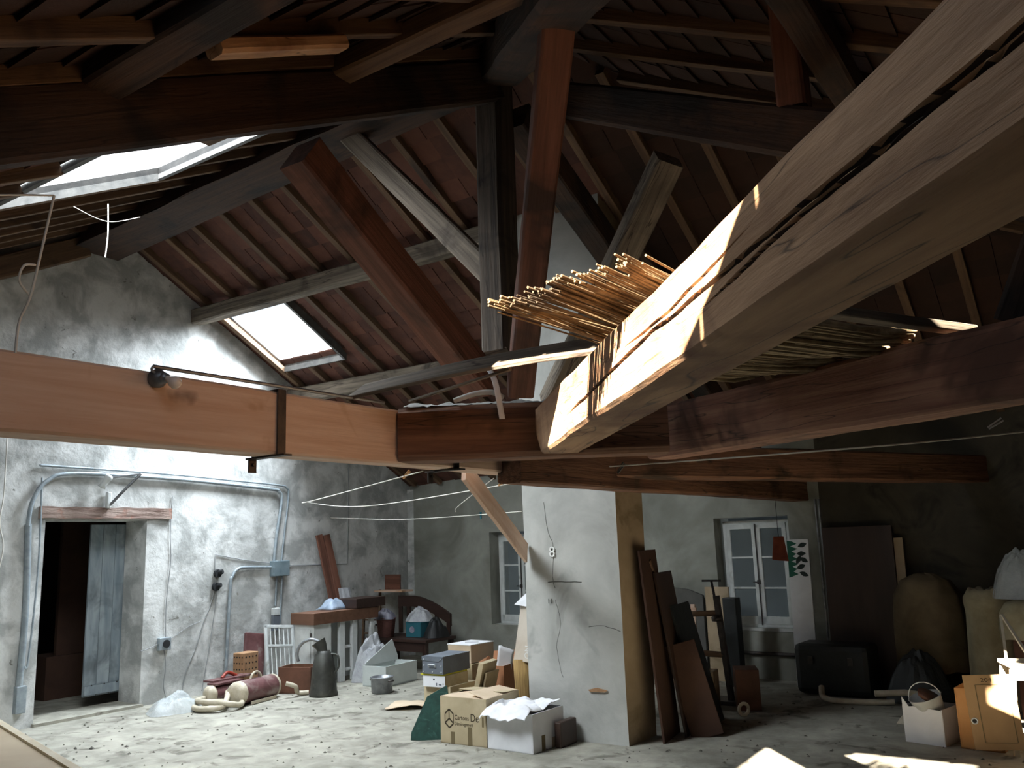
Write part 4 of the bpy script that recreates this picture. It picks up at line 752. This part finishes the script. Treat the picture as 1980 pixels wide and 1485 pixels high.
wire('white_pipe', [(-2.6, 9.2, .12), (-2.56, 9.1, .04), (-2.4, 9.0, .03), (-2.1, 9.05, .03), (-1.9, 9.1, .04)], .028, 'hose', 'pale curved drainpipe lying on the floor before the black trunk', 'pipe', 12)
wire('white_pipe', [(-2.05, 9.0, .12), (-1.8, 9.1, .13), (-1.5, 9.15, .1)], .03, 'hose', 'shorter pale pipe lying across the curved drainpipe', 'pipe', 12, sm=False)
heap('rag', (-1.62, 8.35, 0), .12, .1, .09, 'hose', 'pale crumpled rag on the floor left of the white carton with the bucket', 'rag', 21, n=16)
def drape(name, c, rx, ry, prof, m, label, cat, folds=9, amp=.03, seed=0):
    def f(u, v):
        a = 2 * pi * u; t = v * (len(prof) - 1); i = min(int(t), len(prof) - 2); q = t - i
        r = prof[i][0] * (1 - q) + prof[i + 1][0] * q; z = prof[i][1] * (1 - q) + prof[i + 1][1] * q
        k = 1 + (amp * sin(a * folds + 2 * noise.noise(Vector((v * 2, seed, 0)))) + amp * 2 * noise.noise(Vector((cos(a) * 2, sin(a) * 2, v * 2 + seed)))) * (1 - v * .7) / max(r, .2)
        return Vector((c[0] + rx * r * k * cos(a), c[1] + ry * r * k * sin(a), c[2] + z + .02 * noise.noise(Vector((cos(a) * 3, sin(a) * 3, seed)))))
    b = MB(); b.grid(96, 24, f); return tag(b.build(name, m), label, cat)
drape('dust_sheet', (-1.62, 9.78, 0), .36, .26, [(1.0, .26), (1.0, .5), (.98, .75), (.9, .98), (.65, 1.13), (.3, 1.19), (0, 1.2)], 'dust2', 'brownish dust sheet thrown over a rounded piece of furniture at the back', 'dust sheet', seed=3)
heap('black_sack', (-1.7, 9.35, 0), .32, .2, .46, 'trunk', 'black sack slumped on the floor before the brownish dust sheet', 'sack', 31, sharp=.1)
drape('dust_sheet', (-1.02, 9.3, 0), .2, .18, [(1.15, .02), (1.12, .3), (1.05, .6), (1.0, .85), (1.1, .98), (.8, 1.08), (.45, 1.06), (0, 1.0)], 'dust', 'tall pale dust sheet wrapped round an upright object at the right', 'dust sheet', 7, .03, 9)
drape('dust_sheet', (-.6, 9.1, 0), .34, .3, [(1.0, .66), (1.0, .75), (.95, .88), (.8, .97), (.4, 1.0), (0, 1.0)], 'dust', 'pale dust sheet hanging over a dark piece at the right edge', 'dust sheet', 7, .03, 12)
b = MB(); b.box((0, 0, .45), (.46, .42, .88)); tag(b.build('covered_chest', 'crate', loc=(-.6, 9.12, 0), bevel=.01), 'dark red-brown chest under the hanging dust sheet at the right edge', 'chest')
heap('plastic_heap', (-.7, 9.15, 1.0), .26, .22, .42, 'film', 'dim clear plastic film heaped on top of the dust sheet at the right edge', 'plastic film', 41, sharp=.05)
# carton with bucket
c2 = thing('torn_white_carton', 'white carton with torn rim holding a bucket, on the floor at the right', 'carton', (-1.36, 7.78, 0), rz=radians(-14))
b = MB(); t = .008; w, d_, h = .3, .32, .27
b.box((0, 0, t / 2), (w, d_, t)); b.box((w / 2, 0, h / 2), (t, d_, h)); b.box((0, d_ / 2, h / 2), (w, t, h)); b.box((-w / 2, 0, h / 2), (t, d_, h))
b.prism([(-w / 2, 0), (w / 2, 0), (w / 2, .26), (.05, .27), (0, .255), (-.06, .275), (-.1, .27), (-w / 2, .34)], -d_ / 2 - t / 2, -d_ / 2 + t / 2, 'y'); b.build('body', 'whitec', c2)
bu = thing('white_bucket', 'white plastic bucket with a thin wire handle tilted inside the torn carton', 'bucket', (-1.32, 7.76, .1), rot=(radians(12), radians(-14), 0))
b = MB(); b.lathe([(0, 0), (.09, 0), (.12, .25), (.128, .26), (.12, .26), (.085, .01), (0, .01)], 26); b.build('body', 'white', bu); wire('handle', arc((0, 0, .25), .12, 0, pi, 10), .004, 'studs', None, None, 6, bu, sm=False)
b = MB(); b.lathe([(0, .0), (.08, 0), (.09, .03), (0, .035)], 20); b.build('terracotta_dish', 'crate', bu, loc=(.02, 0, .24), rot=(0, radians(40), 0))
ob = thing('plywood_box', 'orange plywood box behind the tan cabinet door at the right', 'box', (-.98, 7.75, 0), rz=radians(-6))
b = MB(); openbox(b, .3, .34, .44, .012); b.build('body', 'ply', ob, bevel=.002)
cd = thing('cabinet_door', 'tan cabinet door marked 204 leaning on the plywood box', 'door', (-.86, 7.42, .05), rot=(radians(-7), radians(-3), radians(10)))
b = MB(); b.box((0, 0, .26), (.33, .02, .52)); b.build('panel', 'cab', cd, bevel=.002)
b = MB()
for p, q in (((-.09, .05), (.12, .05)), ((.12, .05), (.12, .45)), ((.12, .45), (-.09, .45)), ((-.09, .45), (-.09, .05))): b.bar((p[0], -.011, p[1]), (q[0], -.011, q[1]), .006, .004)
b.build('inset_line', 'tape', cd)
b = MB(); b.tube([(-.135, -.0105, .2), (-.135, -.012, .2)], .014, 16); b.build('lock_hole', 'black', cd)
b = MB(); b.tube(arc((-.135, -.011, .2), .019, 0, 2 * pi, 16), .005, 8); b.build('lock_ring', 'studs', cd)
text('204', .04, 'ink', cd, (-.05, -.0112, .47), (pi / 2, 0, 0), sx=1.3)
st = thing('white_stool', 'bright whitewood stool with splayed legs behind the tan cabinet door', 'stool', (-.64, 7.72, 0), rz=radians(20))
b = MB(); b.box((0, 0, .63), (.34, .3, .03)); b.build('seat', 'pale2', st, bevel=.004)
for sx in (-1, 1):
    for sy in (-1, 1): b = MB(); b.bar((sx * .2, sy * .17, 0), (sx * .14, sy * .12, .62), .035, .035); b.build('leg', 'pale2', st)
b = MB(); b.box((0, -.14, .57), (.3, .02, .09)); b.box((0, .14, .57), (.3, .02, .09)); b.build('apron', 'pale2', st)
for p0, p1, lab in (((-.78, 7.75, .65), (-.83, 8.25, .92), 'left one of two thin whitewood sticks rising from the stool'), ((-.62, 7.75, .65), (-.82, 8.25, .93), 'right one of two thin whitewood sticks rising from the stool')):
    b = MB(); b.bar(p0, p1, .02, .02); tag(b.build('stick', 'pale2'), lab, 'stick', 'thin sticks on the stool')
# ---------------------------------------------------------------- things on and around the beams
for y, lab in ((2.83, 'iron strap clasped round the pine beam, with a hanging bolt plate'), (4.22, 'iron strap round the pine beam beneath the joint block')):
    s_ = thing('iron_strap', lab, 'strap', (-3.39, y, 2.275)); b = MB(); w, h = .186, .325
    b.box((w / 2, 0, 0), (.008, .05, h)); b.box((-w / 2, 0, 0), (.008, .05, h)); b.box((0, 0, h / 2), (w, .05, .008)); b.box((0, 0, -h / 2), (w + .1, .05, .008)); b.build('band', 'steel', s_)
    b = MB(); b.box((-.12, 0, -h / 2 - .035), (.01, .045, .07)); b.tube([(-.135, 0, -h / 2 - .03), (-.1, 0, -h / 2 - .03)], .01, 8); b.build('bolt_plate', 'steel', s_)
lb = thing('light_bulb_holder', 'bare bulb in a holder fixed on the face of the pine beam', 'lamp', (-3.3, 2.14, 2.4))
b = MB(); b.lathe([(0, 0), (.04, 0), (.042, .02), (.03, .03), (.022, .06), (0, .06)], 20); b.build('base', 'alu', lb, rot=(0, radians(90), 0))
b = MB(); b.lathe([(0, 0), (.02, 0), (.022, .03), (.0, .035)], 16); b.build('socket', 'alu', lb, loc=(.045, .0, 0), rot=(0, radians(105), 0))
b = MB(); b.lathe([(.012, 0), (.014, .015), (.024, .035), (.028, .05), (.024, .065), (.012, .075), (0, .077)], 20); b.build('bulb', 'bulb', lb, loc=(.07, .005, -.005), rot=(radians(-15), radians(120), 0))
b = MB(); b.tube([(-3.29, 2.12, 2.45), (-3.28, 3.55, 2.455)], .009, 10); tag(b.build('beam_conduit', 'alu'), 'thin metal conduit running along the top edge of the pine beam', 'pipe')
b = MB(); b.tube(smooth_path([(-3.29, 2.12, 2.45), (-3.27, 2.1, 2.43), (-3.28, 2.13, 2.41)], 5), .006, 8); tag(b.build('lamp_cable', 'cordg'), 'short cable from the conduit to the bare bulb holder', 'cable')
timber('loose_plank', (-3.33, 3.38, 2.5), (-1.72, 3.42, 2.53), .19, .022, 'grey', 'long loose grey plank lying from the pine beam across to the huge pale beam', 'board', ch=.003, wob=.004, seed=60, roll=radians(32), sag=.02)
timber('loose_lath', (-3.2, 3.68, 2.47), (-2.35, 3.46, 2.5), .02, .014, 'grey', 'thin lath lying under the loose grey plank', 'lath', ch=.002, wob=.002, seed=61)
b = MB(); b.grid(40, 6, lambda u, v: Vector((-3.27 + .78 * u - .06 * v, 3.70 + .5 * u + .13 * v, 2.444 + .035 * (1 - abs(2 * v - 1)) * (.6 + .8 * noise.noise(Vector((u * 9, v * 4, 3)))) + .012 * noise.noise(Vector((u * 30, v * 9, 3)))))); tag(b.build('dust_ridge', 'plaster', normals=False), 'ridge of pale dust and plaster lying on top of the joint block', 'dust', kind='stuff')
b = MB(); b.grid(24, 3, lambda u, v: Vector((-2.83 + .07 * u + .03 * sin(u * 3) + .03 * v * .9, 3.93 - .0 * u + .02 * v - .03 * sin(pi * u), 2.63 - .27 * u + .02 * sin(u * 5)))); tag(b.build('white_strip', 'cloth', solid=.003), 'narrow white strip hanging over the joint block', 'strip')
b = MB(); b.tube(smooth_path([(-3.02, 3.86, 2.47), (-2.9, 3.9, 2.5), (-2.8, 3.93, 2.5), (-2.76, 3.98, 2.47)], 5), .016, 8); tag(b.build('white_tube', 'plaster'), 'dusty white tube end lying on the joint block beside the hanging strip', 'tube')
# reed mats; C-frame: s along the pale beam, p across it
dC = Vector((.67, -.745, 0)); nC = Vector((.745, .667, 0)); oC = Vector((-2.5, 3.94, 0))
def CP(s, p, z): return oC + dC * s + nC * p + Vector((0, 0, z))
random.seed(5); b = MB()
for i in range(150):
    w_ = random.random(); lay = random.choice((0, .012, .024))
    tp = Vector((1.66 + .42 * w_, -.42 + .42 * w_)) + Vector((random.uniform(-.05, .05), random.uniform(-.06, .06)))
    L = random.uniform(.75, .95); r_ = Vector((.62 + random.uniform(-.05, .05), -.78)).normalized(); b0 = tp - r_ * L
    z1 = 2.46 + lay + random.uniform(0, .02) + .04 * w_; z0 = 2.425 + lay
    m_ = (tp + b0) / 2; b.tube([CP(b0.x, b0.y, z0), CP(m_.x, m_.y, (z0 + z1) / 2 + random.uniform(-.008, .008)), CP(tp.x, tp.y, z1)], random.uniform(.003, .006), 5)
tag(b.build('reed_mat', 'reed', normals=False), 'ragged bundle of reeds lying across the huge pale beam, sticking out to the left', 'reed mat')
b = MB()
dB = Vector((.889, -.458, 0)); nB = Vector((.458, .889, 0))
for i in range(230):
    w_ = random.random(); p0 = Vector((-1.66, 4.2, 0)).lerp(Vector((-.99, 3.38, 0)), w_); p1 = Vector((-1.42, 4.42, 0)).lerp(Vector((-.6, 4.08, 0)), w_ ** .85)
    p0 += (p1 - p0) * random.uniform(-.1, .3); p1 += (p1 - p0) * random.uniform(-.15, .08); j_ = Vector((random.uniform(-.03, .03), random.uniform(-.03, .03), 0)); z_ = 2.46 + .025 * sin(w_ * 14) + random.uniform(0, .02); pm = (p0 + p1) / 2
    b.tube([p0 + j_ + Vector((0, 0, z_)), pm + j_ + Vector((0, 0, z_ - .012)), p1 - j_ + Vector((0, 0, z_ + random.uniform(-.01, .03)))], random.uniform(.008, .015), 5)
tag(b.build('reed_mat', 'reedp', normals=False), 'wide wavy reed mat lying on the cracked tie beam right of the huge pale beam', 'reed mat')
timber('lath_bar', (-.9, 3.2, 2.5), (-.4, 4.3, 2.52), .07, .04, 'grey', 'narrow grey bar lying from the huge pale beam to the cracked tie beam', 'bar', ch=.004, wob=.004, seed=63)
b = MB(); b.box((0, 0, 0), (.55, .03, .26)); tag(b.build('pale_fibreboard', 'white', loc=(-2.52, 7.4, 2.53), rz=radians(-34)), 'pale panel standing on the rear dark tie beam', 'panel')
b = MB(); b.box((0, 0, 0), (.3, .02, .2)); tag(b.build('pink_fibreboard', mat('pale_pink_board', '#c9a0a0', '#d8b4b2', None, 3), loc=(-2.75, 7.2, 2.5), rz=radians(-34)), 'small pinkish panel beside the pale one on the rear tie beam', 'panel')
# clothes lines and pegs
LN = [((-3.4, 4.02, 2.1), (-5.6, 5.12, 2.06), (-9.18, 8.3, 2.32), 'upper clothes line from the pine beam to the left wall'), ((-3.2, 4.95, 2.07), (-6.2, 6.4, 2.07), (-9.18, 8.36, 2.31), 'middle clothes line starting further back on the beam'), ((-4.38, 6.55, 1.93), (-6.8, 7.7, 1.97), (-9.18, 8.8, 2.1), 'lower clothes line from the pillar to the left wall')]
for a, m_, c, lab in LN: wire('clothes_line', [a, m_, c], .004, 'cord', lab, 'line', 6)
wire('clothes_line', [(-2.3, 4.36, 2.06), (-1.2, 4.3, 2.04), (-.3, 4.36, 2.05), (1.5, 4.5, 2.12)], .004, 'cord', 'clothes line stretched to the right below the cracked tie beam', 'line', 6)
wire('clothes_line', [(-3.5, 4.9, 2.1), (-4.6, 5.9, 1.98), (-4.75, 6.05, 1.94)], .003, 'cord', 'short thin string slanting down by the orange brace board', 'string', 6)
def clothespeg(p, rot, m, lab):
    t_ = thing('clothes_peg', lab, 'peg', p, rot=rot)
    for s in (-1, 1): b = MB(); b.bar((s * .004, 0, -.035), (s * .007, 0, .035), .006, .01); b.build('leg', m, t_)
    b = MB(); b.tube([(-.01, 0, .008), (.01, 0, .008)], .004, 8); b.build('spring', 'steel', t_)
clothespeg((-3.62, 4.12, 2.1), (0, radians(50), 0), 'peg', 'wooden clothes peg on the upper line next to the pine beam')
clothespeg((-3.6, 5.14, 2.08), (0, radians(70), 0), 'peg', 'wooden clothes peg on the middle line left of the pillar')
clothespeg((-5.1, 6.9, 1.93), (0, 0, 0), 'teal', 'teal clothes peg on the lower line left of the pillar')
clothespeg((-2.25, 4.4, 2.05), (0, radians(40), 0), 'steel', 'dark clothes peg on the right line near the pillar top')
clothespeg((-.36, 4.38, 2.1), (0, radians(60), 0), 'whitec', 'white clothes peg high at the right edge')
# hanging strings at the skylight
wire('hanging_string', [(-3.3, 1.66, 3.08), (-3.33, 1.64, 2.85), (-3.31, 1.6, 2.65), (-3.34, 1.58, 2.55), (-3.31, 1.56, 2.42)], .005, 'cord', 'knotted white string hanging from the roof to the pine beam', 'string')
wire('hanging_string', [(-3.31, 1.61, 2.78), (-3.29, 1.56, 2.76), (-3.3, 1.55, 2.7), (-3.32, 1.6, 2.66)], .005, 'cord', 'small loop tied on the long hanging white string', 'string')
wire('hanging_string', [(-3.3, 1.66, 3.08), (-3.3, 1.5, 3.03), (-3.3, 1.36, 2.98)], .004, 'cord', 'string branching off left from the long white string', 'string')
wire('hanging_string', [(-6.3, 3.6, 4.45), (-6.32, 3.62, 4.3), (-6.28, 3.6, 4.15), (-6.3, 3.6, 4.0)], .005, 'cord', 'dusty cobweb strand dangling below the large skylight', 'string')
wire('hanging_string', [(-6.35, 3.35, 4.36), (-6.3, 3.6, 4.3), (-6.25, 3.85, 4.4)], .003, 'cord', 'cobwebbed string stretched under the large skylight', 'string')
# debris on the floor
random.seed(11); b = MB()
for i in range(700):
    while True:
        x, y = random.uniform(-8.9, .2), random.uniform(3.2, 9.6)
        if not (-4.5 < x < -3.35 and 6.4 < y < 7.1): break
    r = random.uniform(.004, .016) * (1.5 if random.random() < .12 else 1); n = 5; a0 = random.random() * 6
    vs = [(x + r * random.uniform(.7, 1.4) * cos(a0 + 2 * pi * k / n), y + r * random.uniform(.6, 1.2) * sin(a0 + 2 * pi * k / n), .002) for k in range(n)] + [(x, y, .006 + r * random.uniform(.3, .7))]
    b.add(vs, [(k, (k + 1) % n, n) for k in range(n)])
tag(b.build('plaster_debris', mat('dark_crumbs', '#4e4a42', '#6e6a60', None, 30), normals=False), 'dark crumbs and plaster debris scattered over the concrete floor', 'debris', kind='stuff')
